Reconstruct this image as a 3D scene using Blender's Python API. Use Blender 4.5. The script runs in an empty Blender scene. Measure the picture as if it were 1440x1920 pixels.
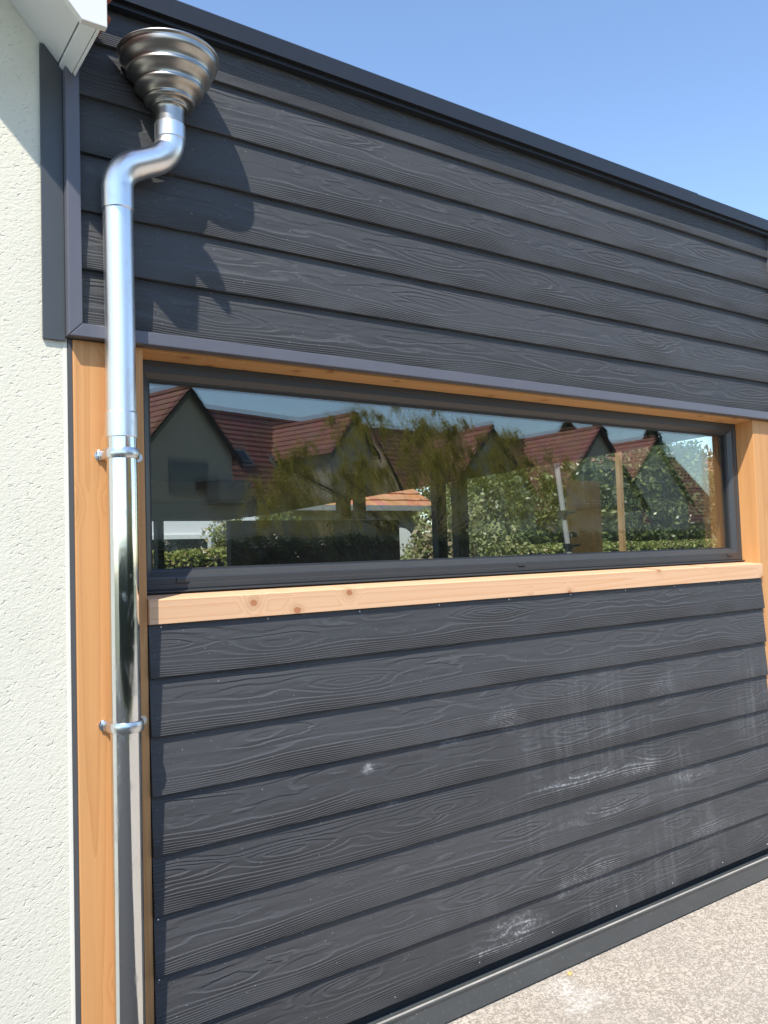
import bpy, bmesh, math, random
import numpy as np
from mathutils import Vector, Matrix

random.seed(7)
RNG = np.random.default_rng(11)
scene = bpy.context.scene
COL = scene.collection

# ------------------------------------------------------------------ camera
YAW, PITCH, ROLL = math.radians(35.058), math.radians(2.905), math.radians(-1.858)
fw = Vector((math.sin(YAW) * math.cos(PITCH), math.cos(YAW) * math.cos(PITCH), math.sin(PITCH)))
rt = Vector((math.cos(YAW), -math.sin(YAW), 0))
up = rt.cross(fw)
c_, s_ = math.cos(ROLL), math.sin(ROLL)
R_, U_ = c_ * rt + s_ * up, -s_ * rt + c_ * up
cam = bpy.data.objects.new('camera', bpy.data.cameras.new('camera'))
COL.objects.link(cam)
M = Matrix.Identity(4)
for i in range(3):
    M[i][0], M[i][1], M[i][2] = R_[i], U_[i], -fw[i]
M[2][3] = 1.56
cam.matrix_world = M
cam.data.sensor_fit = 'HORIZONTAL'
cam.data.sensor_width = 36
cam.data.lens = 1551.0 / 1440 * 36
cam.data.clip_start = 0.05
cam.data.clip_end = 2000
scene.camera = cam

# ------------------------------------------------------------------ sky and sun
SUN = Vector((1.15, 1.0, -2.15)).normalized()          # direction the light travels
elev = math.asin(-SUN.z)
azim = math.atan2(-SUN.x, -SUN.y)                        # clockwise from +Y
world = bpy.data.worlds.new('World')
scene.world = world
world.use_nodes = True
wn = world.node_tree
wn.nodes.clear()
sky = wn.nodes.new('ShaderNodeTexSky')
sky.sky_type = 'NISHITA'
sky.sun_disc = False
sky.sun_elevation = elev
sky.sun_rotation = azim
sky.altitude = 50
sky.air_density = 1.05
sky.dust_density = 0.25
sky.ozone_density = 3.2
bgn = wn.nodes.new('ShaderNodeBackground')
bgn.inputs[1].default_value = 0.15
won = wn.nodes.new('ShaderNodeOutputWorld')
wn.links.new(sky.outputs[0], bgn.inputs[0])
wn.links.new(bgn.outputs[0], won.inputs[0])

sl = bpy.data.lights.new('sun', 'SUN')
sl.energy = 3.6
sl.angle = math.radians(0.53)
sl.color = (1.0, 0.935, 0.84)
so = bpy.data.objects.new('sun', sl)
so.rotation_euler = SUN.to_track_quat('-Z', 'Y').to_euler()
so.location = (-4, -4, 9)
COL.objects.link(so)

vs = scene.view_settings
vs.view_transform = 'Standard'
vs.look = 'None'
vs.gamma = 1
vs.use_curve_mapping = False
vs.exposure = 0.88
scene.cycles.max_bounces = 10
scene.cycles.transparent_max_bounces = 16
scene.cycles.glossy_bounces = 5
scene.cycles.caustics_reflective = True
scene.cycles.sample_clamp_indirect = 6


# ------------------------------------------------------------------ node helpers
class G:
    def __init__(self, name):
        self.m = bpy.data.materials.new(name)
        self.m.use_nodes = True
        self.t = self.m.node_tree
        self.t.nodes.clear()
        self.out = self.t.nodes.new('ShaderNodeOutputMaterial')

    def put(self, sock, v):
        if v is None:
            return
        if isinstance(v, bpy.types.NodeSocket):
            self.t.links.new(v, sock)
        elif isinstance(v, (tuple, list)):
            if sock.type == 'RGBA' and len(v) == 3:
                v = (*v, 1)
            sock.default_value = v
        else:
            sock.default_value = v

    def n(self, typ, **kw):
        nd = self.t.nodes.new('ShaderNode' + typ)
        for k, v in kw.items():
            setattr(nd, k, v)
        return nd

    def ma(self, op, a, b=None, c=None, clamp=False):
        nd = self.n('Math', operation=op, use_clamp=clamp)
        self.put(nd.inputs[0], a)
        if b is not None:
            self.put(nd.inputs[1], b)
        if c is not None:
            self.put(nd.inputs[2], c)
        return nd.outputs[0]

    def coord(self, kind='Object'):
        return self.n('TexCoord').outputs[kind]

    def pos(self):
        return self.n('NewGeometry').outputs['Position']

    def vmul(self, v, s, off=None):
        nd = self.n('VectorMath', operation='MULTIPLY')
        self.put(nd.inputs[0], v)
        self.put(nd.inputs[1], s)
        o = nd.outputs[0]
        if off is not None:
            n2 = self.n('VectorMath', operation='ADD')
            self.put(n2.inputs[0], o)
            self.put(n2.inputs[1], off)
            o = n2.outputs[0]
        return o

    def sep(self, v):
        nd = self.n('SeparateXYZ')
        self.put(nd.inputs[0], v)
        return nd.outputs

    def comb(self, x, y, z):
        nd = self.n('CombineXYZ')
        for i, q in enumerate((x, y, z)):
            self.put(nd.inputs[i], q)
        return nd.outputs[0]

    def noise(self, v, scale=5, detail=2, rough=0.5, dist=0, out='Fac'):
        nd = self.n('TexNoise')
        self.put(nd.inputs['Vector'], v)
        self.put(nd.inputs['Scale'], scale)
        nd.inputs['Detail'].default_value = detail
        nd.inputs['Roughness'].default_value = rough
        nd.inputs['Distortion'].default_value = dist
        return nd.outputs[out]

    def voro(self, v, scale=5, feature='F1', out='Distance', rand=1):
        nd = self.n('TexVoronoi', feature=feature)
        self.put(nd.inputs['Vector'], v)
        nd.inputs['Scale'].default_value = scale
        nd.inputs['Randomness'].default_value = rand
        return nd.outputs[out]

    def ramp(self, v, a, b, lo=0.0, hi=1.0, smooth=True):
        nd = self.n('MapRange', interpolation_type='SMOOTHSTEP' if smooth else 'LINEAR')
        nd.clamp = True
        self.put(nd.inputs['Value'], v)
        self.put(nd.inputs['From Min'], a)
        self.put(nd.inputs['From Max'], b)
        self.put(nd.inputs['To Min'], lo)
        self.put(nd.inputs['To Max'], hi)
        return nd.outputs['Result']

    def mix(self, f, a, b, mode='MIX'):
        nd = self.n('Mix', data_type='RGBA', blend_type=mode)
        self.put(nd.inputs[0], f)
        self.put(nd.inputs[6], a)
        self.put(nd.inputs[7], b)
        return nd.outputs[2]

    def bump(self, h, dist=0.002, strength=1.0, normal=None):
        nd = self.n('Bump')
        nd.inputs['Distance'].default_value = dist
        self.put(nd.inputs['Strength'], strength)
        self.put(nd.inputs['Height'], h)
        if normal is not None:
            self.put(nd.inputs['Normal'], normal)
        return nd.outputs[0]

    def pbr(self, color, rough=0.5, metal=0.0, normal=None, spec=0.5, **kw):
        nd = self.n('BsdfPrincipled')
        self.put(nd.inputs['Base Color'], color)
        self.put(nd.inputs['Roughness'], rough)
        self.put(nd.inputs['Metallic'], metal)
        nd.inputs['Specular IOR Level'].default_value = spec
        if normal is not None:
            self.put(nd.inputs['Normal'], normal)
        for k, v in kw.items():
            self.put(nd.inputs[k], v)
        self.t.links.new(nd.outputs[0], self.out.inputs[0])
        return self.m

    def rnd(self):
        return self.n('ObjectInfo').outputs['Random']

    def island(self):
        return self.n('NewGeometry').outputs['Random Per Island']


MAT = {}


def siding_material(name, stains):
    g = G(name)
    oc = g.coord('Object')
    rx = g.ma('MULTIPLY', g.rnd(), 61.0)
    x, y, z = g.sep(oc)
    x = g.ma('ADD', x, rx)
    v = g.comb(x, 0.0, z)
    heart = g.ma('ADD', 0.095, g.ma('MULTIPLY', g.ma('SUBTRACT', g.noise(g.comb(x, rx, 0.0), 0.9, 2), 0.5), 0.09))
    d = g.ma('ABSOLUTE', g.ma('SUBTRACT', z, heart))
    w1 = g.noise(g.vmul(v, (2.1, 1, 13.0)), 1.0, 2.0, 0.5)
    w2 = g.noise(g.vmul(v, (8.0, 1, 36.0)), 1.0, 2.0, 0.5)
    near = g.ramp(d, 0.0, 0.062, 1.0, 0.16)
    ph = g.ma('ADD', g.ma('MULTIPLY', d, 40.0), g.ma('MULTIPLY', g.ma('MULTIPLY', d, d), 780.0))
    ph = g.ma('ADD', ph, g.ma('MULTIPLY', g.ma('MULTIPLY', w1, 4.9), near))
    ph = g.ma('ADD', ph, g.ma('MULTIPLY', g.ma('MULTIPLY', w2, 1.5), near))
    # oval eyes where a branch once stood
    ex = g.ma('ADD', x, g.ma('MULTIPLY', w2, 0.05))
    eye = g.voro(g.comb(g.ma('MULTIPLY', ex, 2.3), rx, g.ma('MULTIPLY', g.ma('SUBTRACT', z, heart), 11.0)), 1.0)
    ph = g.ma('SUBTRACT', ph, g.ma('MULTIPLY', g.ma('MULTIPLY', g.ramp(eye, 0.0, 0.62, 1.0, 0.0), 3.2), near))
    fr = g.ma('FRACT', ph)
    # slow fall, quick rise: a stepped emboss like pressed fibre cement
    saw = g.ma('MAXIMUM', g.ma('SUBTRACT', 1.0, g.ma('DIVIDE', fr, 0.74)), g.ma('DIVIDE', g.ma('SUBTRACT', fr, 0.74), 0.26))
    deep = g.ramp(g.noise(g.vmul(v, (2.4, 1, 9.0), (3.3, 5, 1)), 1.0, 3), 0.32, 0.62, 0.25, 1.0)
    h = g.ma('MULTIPLY', saw, deep)
    fine = g.noise(g.vmul(v, (26, 1, 520)), 1.0, 3, 0.6)
    h2 = g.ma('ADD', h, g.ma('MULTIPLY', fine, 0.22))
    nrm = g.bump(h2, 0.0024, 1.0)
    tone = g.noise(g.vmul(v, (3, 1, 10)), 1.0, 4, 0.6)
    col = g.mix(tone, (0.044, 0.0448, 0.0470), (0.062, 0.0628, 0.0655))
    col = g.mix(1.0, col, g.comb(*[g.ramp(g.rnd(), 0.0, 1.0, 0.84, 1.14, False)] * 3), 'MULTIPLY')
    # grain crests tinted paler, the glint on the ridges put into the colour
    crest = g.ma('MULTIPLY', g.ramp(fr, 0.80, 1.0), g.ma('MULTIPLY', deep, 0.22))
    col = g.mix(crest, col, (0.16, 0.165, 0.175))
    P = g.pos()
    px, py, pz = g.sep(P)
    specks = g.ramp(g.noise(g.vmul(P, (160, 160, 160)), 1.0, 1), 0.755, 0.80)
    col = g.mix(g.ma('MULTIPLY', specks, 0.5), col, (0.45, 0.46, 0.47))
    if stains:
        wob = g.ma('MULTIPLY', g.ma('SUBTRACT', g.noise(g.vmul(P, (7, 1, 11)), 1.0, 5, 0.72), 0.5), 2.2)
        tot = 0.0
        for cx, cz, hx, hz, amt in ((2.48, 0.665, 0.26, 0.030, 1.0), (2.80, 0.650, 0.16, 0.035, 0.9), (3.17, 0.565, 0.20, 0.045, 0.5),
                                    (2.10, 0.945, 0.11, 0.050, 0.6), (1.485, 0.872, 0.035, 0.020, 0.8), (1.84, 0.905, 0.06, 0.012, 0.8),
                                    (2.12, 0.205, 0.16, 0.055, 0.9), (2.50, 0.29, 0.22, 0.060, 0.55), (3.27, 0.29, 0.26, 0.05, 0.45),
                                    (2.98, 0.955, 0.10, 0.05, 0.4), (1.58, 0.748, 0.07, 0.015, 0.7), (2.02, 0.165, 0.20, 0.02, 0.8), (2.60, 0.53, 0.30, 0.05, 0.35)):
            ddx = g.ma('DIVIDE', g.ma('SUBTRACT', px, cx), hx)
            ddz = g.ma('DIVIDE', g.ma('SUBTRACT', pz, cz), hz)
            dd = g.ma('SQRT', g.ma('ADD', g.ma('MULTIPLY', ddx, ddx), g.ma('MULTIPLY', ddz, ddz)))
            mk = g.ramp(g.ma('ADD', dd, wob), 1.15, 0.35, 0.0, amt)
            tot = g.ma('MAXIMUM', tot, mk)
        gr = g.ramp(g.noise(g.vmul(P, (75, 1, 120)), 1.0, 3, 0.65), 0.46, 0.66)
        run = g.ramp(g.noise(g.vmul(P, (42, 1, 3.0)), 1.0, 3, 0.6), 0.50, 0.68)
        m = g.ma('MULTIPLY', tot, g.ma('ADD', g.ma('MULTIPLY', gr, 0.6), g.ma('ADD', 0.12, g.ma('MULTIPLY', run, 0.25))))
        m = g.ma('MULTIPLY', m, g.ma('ADD', 0.40, g.ma('MULTIPLY', g.ramp(fr, 0.5, 0.95), 0.9)), clamp=True)
        col = g.mix(g.ma('MULTIPLY', m, 0.70), col, (0.48, 0.49, 0.50))
        zone = g.ma('MULTIPLY', g.ramp(px, 1.5, 2.6), g.ramp(pz, 1.25, 0.85))
        zone = g.ma('MULTIPLY', zone, g.ramp(g.noise(g.vmul(P, (2.2, 1, 2.6)), 1.0, 3, 0.6), 0.42, 0.62))
        drips = g.ramp(g.noise(g.vmul(P, (30, 1, 1.5)), 1.0, 4, 0.65), 0.42, 0.72, 0.15, 1.0)
        fine_ = g.ramp(g.noise(g.vmul(P, (90, 1, 90)), 1.0, 3, 0.7), 0.35, 0.7, 0.3, 1.0)
        film = g.ma('MULTIPLY', g.ma('MULTIPLY', zone, drips), g.ma('MULTIPLY', fine_, 0.26))
        col = g.mix(film, col, (0.36, 0.365, 0.37))
    rough = g.ma('ADD', 0.52, g.ma('MULTIPLY', tone, 0.16))
    return g.pbr(col, rough, normal=nrm, spec=0.45)


def wood_material(name, axis, a, b, knots=0.0, knot_scale=(7, 0, 6), pick_at=0.72):
    g = G(name)
    oc = g.coord('Object')
    v = g.vmul(oc, (1, 1, 1), g.comb(g.ma('MULTIPLY', g.rnd(), 9.0), 0.3, g.ma('MULTIPLY', g.rnd(), 4.0)))
    st = [14.0, 14.0, 14.0]
    st['xyz'.index(axis)] = 0.4
    vn = g.n('TexVoronoi', voronoi_dimensions='2D')
    vx = g.sep(v)
    ka, kb = [i for i in range(3) if knot_scale[i]]
    kv = g.comb(g.ma('MULTIPLY', vx[ka], knot_scale[ka]), g.ma('MULTIPLY', vx[kb], knot_scale[kb]), 0.0)
    wv = g.noise(g.vmul(v, (40, 40, 40)), 1.0, 1, out='Color')
    nd = g.n('VectorMath', operation='MULTIPLY_ADD')
    g.put(nd.inputs[0], wv)
    g.put(nd.inputs[1], (0.10, 0.10, 0.0))
    g.put(nd.inputs[2], kv)
    g.put(vn.inputs['Vector'], nd.outputs[0])
    vn.inputs['Scale'].default_value = 1.0
    pick = g.ramp(g.sep(vn.outputs['Color'])[0], pick_at, pick_at + 0.01)
    kd = g.ma('ADD', vn.outputs['Distance'], g.ma('SUBTRACT', 1.0, pick))
    warp = g.noise(g.vmul(v, tuple(q * 0.55 for q in st)), 1.0, 2)
    ring = g.ma('ADD', g.ma('MULTIPLY', warp, 11.0), g.ma('MULTIPLY', g.ramp(kd, 0.0, 0.55, 1.0, 0.0), 3.6 * knots))
    line = g.ma('POWER', g.ma('FRACT', ring), 2.2)
    fib = g.noise(g.vmul(v, tuple(q * 9 for q in st)), 1.0, 3, 0.65)
    big = g.noise(g.vmul(v, (2.2, 2.2, 2.2)), 1.0, 2)
    f = g.ma('ADD', g.ma('MULTIPLY', line, 0.42), g.ma('MULTIPLY', fib, 0.36))
    f = g.ma('ADD', f, g.ma('MULTIPLY', big, 0.22))
    col = g.mix(f, a, b)
    if knots:
        kk = g.ramp(kd, 0.09, 0.13, 1.0, 0.0)
        halo = g.ramp(kd, 0.12, 0.34, 0.35, 0.0)
        col = g.mix(g.ma('MULTIPLY', halo, knots), col, tuple(q * 0.72 for q in b))
        col = g.mix(g.ma('MULTIPLY', kk, 0.85 * knots), col, (b[0] * 0.66, b[1] * 0.46, b[2] * 0.38))
    nrm = g.bump(g.ma('ADD', f, g.ma('MULTIPLY', fib, 0.6)), 0.0007, 0.6)
    return g.pbr(col, 0.55, normal=nrm, spec=0.35)


def plain(name, col, rough=0.5, metal=0.0, var=0.12, scale=9.0, bump=0.0, bscale=60, spec=0.5):
    g = G(name)
    P = g.coord('Object')
    t = g.noise(P, scale, 4, 0.6)
    lo = tuple(q * (1 - var) for q in col)
    hi = tuple(min(1, q * (1 + var)) for q in col)
    c = g.mix(t, lo, hi)
    r = g.ma('ADD', rough - 0.06, g.ma('MULTIPLY', t, 0.12))
    nrm = g.bump(g.noise(P, bscale, 3), bump, 1.0) if bump else None
    return g.pbr(c, r, metal, nrm, spec)


def leaf_material(name, a, b, c=None, trans=0.25, rough=0.45, spec=0.45):
    g = G(name)
    r = g.island()
    col = g.mix(r, a, b)
    if c is not None:
        col = g.mix(g.ramp(g.ma('FRACT', g.ma('MULTIPLY', r, 17.3)), 0.80, 0.9), col, c)
    bs = g.n('BsdfPrincipled')
    g.put(bs.inputs['Base Color'], col)
    bs.inputs['Roughness'].default_value = rough
    bs.inputs['Specular IOR Level'].default_value = spec
    tr = g.n('BsdfTranslucent')
    g.put(tr.inputs[0], g.mix(0.5, col, (0.20, 0.24, 0.03)))
    ms = g.n('MixShader')
    ms.inputs[0].default_value = trans
    g.t.links.new(bs.outputs[0], ms.inputs[1])
    g.t.links.new(tr.outputs[0], ms.inputs[2])
    g.t.links.new(ms.outputs[0], g.out.inputs[0])
    return g.m


def glass_material():
    g = G('window_glass')
    fc = g.n('LayerWeight')
    fc.inputs[0].default_value = 0.5
    p5 = g.ma('POWER', fc.outputs['Facing'], 5.0)
    fr = g.ma('ADD', 0.082, g.ma('MULTIPLY', p5, 0.94), clamp=True)
    tr = g.n('BsdfTransparent')
    tr.inputs[0].default_value = (0.935, 0.955, 0.945, 1)
    gl = g.n('BsdfGlossy')
    gl.inputs['Roughness'].default_value = 0.0
    gl.inputs['Color'].default_value = (1.0, 0.975, 0.93, 1)
    ms = g.n('MixShader')
    g.put(ms.inputs[0], fr)
    g.t.links.new(tr.outputs[0], ms.inputs[1])
    g.t.links.new(gl.outputs[0], ms.inputs[2])
    df = g.n('BsdfDiffuse')
    df.inputs[0].default_value = (0.6, 0.58, 0.54, 1)
    m2 = g.n('MixShader')
    g.put(m2.inputs[0], g.ramp(g.noise(g.vmul(g.coord('Object'), (3, 3, 5)), 1.0, 4, 0.6), 0.3, 0.7, 0.001, 0.005))
    g.t.links.new(ms.outputs[0], m2.inputs[1])
    g.t.links.new(df.outputs[0], m2.inputs[2])
    g.t.links.new(m2.outputs[0], g.out.inputs[0])
    return g.m


def zinc_material(name, col, rough, streak=1.0):
    g = G(name)
    P = g.coord('Object')
    sm = g.ramp(g.noise(g.vmul(P, (20, 20, 9)), 1.0, 4, 0.6, 0.6), 0.50, 0.72)
    fi = g.noise(g.vmul(P, (160, 160, 6)), 1.0, 3, 0.6)
    dust = g.ramp(g.noise(P, 26, 3, 0.7), 0.62, 0.78)
    r = g.ma('ADD', rough, g.ma('MULTIPLY', sm, 0.20 * streak))
    r = g.ma('ADD', r, g.ma('MULTIPLY', fi, 0.07))
    c = g.mix(sm, col, tuple(q * 0.86 for q in col))
    c = g.mix(g.ma('MULTIPLY', dust, 0.3 * streak), c, (0.85, 0.86, 0.86))
    r = g.ma('ADD', r, g.ma('MULTIPLY', dust, 0.25 * streak))
    nrm = g.bump(fi, 0.0002, 0.5) if streak else None
    if not streak:
        r = rough
    return g.pbr(c, r, 1.0, nrm)


def render_wall_material():
    g = G('rough_cast_render')
    P = g.pos()
    tilt = g.n('Mapping')
    g.put(tilt.inputs[0], P)
    tilt.inputs['Rotation'].default_value = (0, math.radians(24), 0)
    n1 = g.noise(g.vmul(tilt.outputs[0], (0.8, 1.0, 1.5)), 95, 3, 0.6, 0.3)
    n2 = g.noise(P, 230, 3, 0.6)
    pits = g.ramp(g.noise(g.vmul(tilt.outputs[0], (0.75, 1.0, 1.4)), 80, 2, 0.5, 0.4), 0.26, 0.40)
    h = g.ma('ADD', g.ma('MULTIPLY', n1, 0.55), g.ma('MULTIPLY', n2, 0.25))
    h = g.ma('ADD', h, g.ma('MULTIPLY', pits, 0.48))
    t = g.noise(P, 1.6, 3)
    col = g.mix(t, (0.69, 0.66, 0.54), (0.765, 0.735, 0.605))
    px, py, pz = g.sep(P)
    grime = g.ma('MULTIPLY', g.ramp(g.noise(g.vmul(P, (3, 1, 2)), 1.0, 4, 0.65), 0.48, 0.75), 0.16)
    col = g.mix(grime, col, (0.50, 0.485, 0.36))
    return g.pbr(col, 0.85, normal=g.bump(h, 0.0026, 1.0), spec=0.2)


def concrete_material():
    g = G('washed_concrete')
    P = g.pos()
    a = g.ramp(g.noise(P, 78, 2.5, 0.55, 1.3), 0.43, 0.55)
    b = g.noise(P, 330, 2, 0.6)
    big = g.noise(P, 1.7, 4, 0.6)
    col = g.mix(a, (0.27, 0.23, 0.18), (0.54, 0.48, 0.395))
    col = g.mix(g.ma('MULTIPLY', b, 0.35), col, (0.42, 0.38, 0.33))
    col = g.mix(g.ramp(big, 0.35, 0.7, 0.0, 0.35), col, (0.36, 0.32, 0.275))
    st = g.ramp(g.noise(g.vmul(P, (1, 1, 1), (2.3, 0.4, 0)), 2.6, 3, 0.6), 0.60, 0.72)
    fl = g.ramp(g.noise(P, 48, 3, 0.7), 0.35, 0.65)
    col = g.mix(g.ma('MULTIPLY', st, g.ma('MULTIPLY', fl, 0.42)), col, (0.80, 0.78, 0.74))
    nrm = g.bump(g.ma('ADD', g.ma('MULTIPLY', a, 0.7), b), 0.0016, 0.8)
    return g.pbr(col, 0.85, normal=nrm, spec=0.25)


def tile_material(name, a, b):
    g = G(name)
    P = g.coord('Object')
    t = g.noise(P, 2.2, 4, 0.65)
    f = g.voro(g.vmul(P, (3.3, 3.3, 3.3)), 1.0, out='Color')
    col = g.mix(t, a, b)
    col = g.mix(0.22, col, f, 'SOFT_LIGHT')
    x, y, z = g.sep(P)
    ch = g.ma('ABSOLUTE', g.ma('SINE', g.ma('MULTIPLY', x, 10.5)))
    return g.pbr(col, 0.8, normal=g.bump(ch, 0.02, 0.5), spec=0.2)


MAT['siding'] = siding_material('fibre_cement_siding', False)
MAT['siding_low'] = siding_material('fibre_cement_siding_stained', True)
MAT['post'] = wood_material('larch_post', 'z', (0.67, 0.35, 0.138), (0.50, 0.228, 0.08), 0.7, (8, 0, 6.5), 0.86)
MAT['lintel'] = wood_material('larch_lintel', 'x', (0.64, 0.37, 0.16), (0.49, 0.245, 0.085), 0.9, (8, 12, 0), 0.62)
MAT['sill'] = wood_material('larch_sill', 'x', (0.76, 0.50, 0.31), (0.62, 0.325, 0.155), 1.0, (9, 0, 11), 0.60)
MAT['stud'] = wood_material('pine_stud', 'z', (0.56, 0.37, 0.19), (0.43, 0.26, 0.11), 0.5)
MAT['board_wood'] = wood_material('brown_board', 'x', (0.66, 0.43, 0.17), (0.50, 0.29, 0.10), 0.3)
MAT['sheet_wood'] = wood_material('brown_sheet_wood', 'z', (0.13, 0.085, 0.032), (0.085, 0.05, 0.018), 0.3)
MAT['trim'] = plain('trim_aluminium', (0.115, 0.115, 0.135), 0.36, 0.0, 0.12, 14)
MAT['coping'] = plain('coping_steel', (0.018, 0.020, 0.025), 0.42, 0.0, 0.15, 8)
MAT['flashing'] = plain('flashing_steel', (0.066, 0.072, 0.077), 0.36, 0.0, 0.14, 8)
def dusty_highlit_flashing():
    g = G('dusty_highlit_base_flashing')
    P = g.pos()
    t = g.noise(P, 8, 4, 0.6)
    col = g.mix(t, (0.052, 0.060, 0.063), (0.074, 0.082, 0.086))
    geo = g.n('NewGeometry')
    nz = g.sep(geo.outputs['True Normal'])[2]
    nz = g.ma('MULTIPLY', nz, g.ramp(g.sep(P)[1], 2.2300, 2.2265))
    d = g.ma('MULTIPLY', g.ramp(nz, 0.35, 0.85), g.ramp(g.noise(g.vmul(P, (6, 40, 40)), 1.0, 4, 0.7), 0.25, 0.6, 0.35, 0.95))  # dust on the bead top, which also paints in its bright highlight line
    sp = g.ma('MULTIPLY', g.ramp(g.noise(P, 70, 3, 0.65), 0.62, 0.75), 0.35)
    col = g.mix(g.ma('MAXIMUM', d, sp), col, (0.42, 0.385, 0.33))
    return g.pbr(col, g.ma('ADD', 0.34, g.ma('MULTIPLY', d, 0.4)))


MAT['flashing_base'] = dusty_highlit_flashing()
MAT['frame'] = plain('frame_anthracite', (0.044, 0.048, 0.051), 0.36, 0.0, 0.08, 20)
MAT['black'] = plain('black_rubber', (0.012, 0.013, 0.014), 0.6)
MAT['seal'] = plain('grey_seal_strip', (0.075, 0.077, 0.078), 0.7)
MAT['glass'] = glass_material()
MAT['zinc'] = zinc_material('zinc_pipe', (0.80, 0.82, 0.83), 0.06)
MAT['zinc_matt'] = zinc_material('zinc_pipe_matt', (0.86, 0.86, 0.86), 0.30, 0.5)
MAT['zinc_dull'] = zinc_material('zinc_hopper', (0.46, 0.44, 0.405), 0.34, 0.0)
MAT['galv'] = zinc_material('galvanised_clamp', (0.74, 0.76, 0.78), 0.24, 0.6)
MAT['render'] = render_wall_material()
MAT['bead'] = plain('smooth_render_edge', (0.78, 0.755, 0.64), 0.8, 0.0, 0.04, 6)
MAT['pvc'] = plain('white_pvc', (0.74, 0.73, 0.69), 0.4, 0.0, 0.05, 4)
MAT['concrete'] = concrete_material()
MAT['asphalt'] = plain('asphalt', (0.026, 0.026, 0.027), 0.9, 0.0, 0.4, 40, 0.004, 160)
MAT['ground'] = plain('meadow_ground', (0.10, 0.105, 0.05), 0.9, 0.0, 0.4, 0.8)
MAT['tile'] = tile_material('clay_tile', (0.42, 0.175, 0.095), (0.30, 0.12, 0.07))
MAT['tile_red'] = tile_material('red_roof_tile', (0.34, 0.165, 0.13), (0.26, 0.12, 0.10))
MAT['tile_brown'] = tile_material('brown_roof_tile', (0.20, 0.11, 0.07), (0.30, 0.16, 0.10))
MAT['tile_orange'] = tile_material('orange_roof_tile', (0.52, 0.24, 0.13), (0.44, 0.19, 0.10))
MAT['housewall'] = plain('cream_house_wall', (0.47, 0.425, 0.345), 0.9, 0.0, 0.08, 1.5)
MAT['whitewall'] = plain('white_house_wall', (0.74, 0.74, 0.73), 0.9, 0.0, 0.05, 1.5)
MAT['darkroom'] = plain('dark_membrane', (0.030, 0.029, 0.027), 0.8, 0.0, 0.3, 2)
MAT['screed'] = plain('pale_screed', (0.55, 0.53, 0.49), 0.9, 0.0, 0.1, 2)
MAT['plaster'] = plain('white_plaster', (0.72, 0.71, 0.69), 0.9, 0.0, 0.05, 2)
MAT['panel'] = plain('grey_board_panel', (0.050, 0.047, 0.043), 0.8, 0.0, 0.2, 3)
MAT['darkwood'] = plain('dark_timber', (0.028, 0.026, 0.022), 0.7, 0.0, 0.3, 6)
MAT['grey'] = plain('grey_gutter', (0.21, 0.22, 0.22), 0.5)
MAT['darkglass'] = plain('dark_pane', (0.02, 0.024, 0.028), 0.08, 0.0, 0.1, 3, spec=0.8)
MAT['bark'] = plain('bark', (0.10, 0.075, 0.05), 0.9, 0.0, 0.4, 12, 0.01, 30)
MAT['steelpipe'] = plain('steel_prop', (0.40, 0.41, 0.42), 0.5, 0.0)
MAT['paper'] = plain('dry_leaf', (0.60, 0.40, 0.15), 0.8)


# ------------------------------------------------------------------ object helpers
def link_mesh(name, me, mat, parent=None):
    if mat is not None and not me.materials:
        me.materials.append(MAT[mat] if isinstance(mat, str) else mat)
    o = bpy.data.objects.new(name, me)
    COL.objects.link(o)
    if parent is not None:
        o.parent = parent
    return o


def from_bm(name, bm, mat, parent=None, smooth=False, recalc=True):
    if recalc:
        bmesh.ops.recalc_face_normals(bm, faces=bm.faces)
    me = bpy.data.meshes.new(name)
    bm.to_mesh(me)
    bm.free()
    if smooth:
        me.polygons.foreach_set('use_smooth', [True] * len(me.polygons))
    return link_mesh(name, me, mat, parent)


def tag(o, label, cat, group=None, kind=None):
    if label:
        o['label'] = label
    if cat:
        o['category'] = cat
    if group:
        o['group'] = group
    if kind:
        o['kind'] = kind
    return o


def empty(name, loc, label=None, cat=None, group=None):
    o = bpy.data.objects.new(name, None)
    o.empty_display_size = 0.2
    o.location = loc
    COL.objects.link(o)
    bpy.context.view_layer.update()
    return tag(o, label, cat, group)


def child(parent, o):
    """keep world placement: parents here are unrotated empties"""
    o.parent = parent
    p = Vector((0, 0, 0))
    q = parent
    while q is not None:
        p += q.location
        q = q.parent
    o.location = o.location - p
    return o


def add_box(bm, x0, x1, y0, y1, z0, z1):
    vs_ = [bm.verts.new(p) for p in ((x0, y0, z0), (x1, y0, z0), (x1, y1, z0), (x0, y1, z0), (x0, y0, z1), (x1, y0, z1), (x1, y1, z1), (x0, y1, z1))]
    for f in ((0, 1, 2, 3), (4, 5, 6, 7), (0, 1, 5, 4), (1, 2, 6, 5), (2, 3, 7, 6), (3, 0, 4, 7)):
        bm.faces.new([vs_[i] for i in f])
    return vs_


def bevel(bm, w, seg=2):
    bmesh.ops.recalc_face_normals(bm, faces=bm.faces)
    bmesh.ops.bevel(bm, geom=list(bm.edges), offset=w, segments=seg, affect='EDGES', profile=0.6)


def box(name, x0, x1, y0, y1, z0, z1, mat, parent=None, bev=0.0, origin=None):
    """box whose origin lies at its low corner, placed in world space"""
    ox, oy, oz = origin if origin else (x0, y0, z0)
    bm = bmesh.new()
    add_box(bm, x0 - ox, x1 - ox, y0 - oy, y1 - oy, z0 - oz, z1 - oz)
    if bev:
        bevel(bm, bev)
    o = from_bm(name, bm, mat)
    o.location = (ox, oy, oz)
    if parent is not None:
        child(parent, o)
    return o


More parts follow.
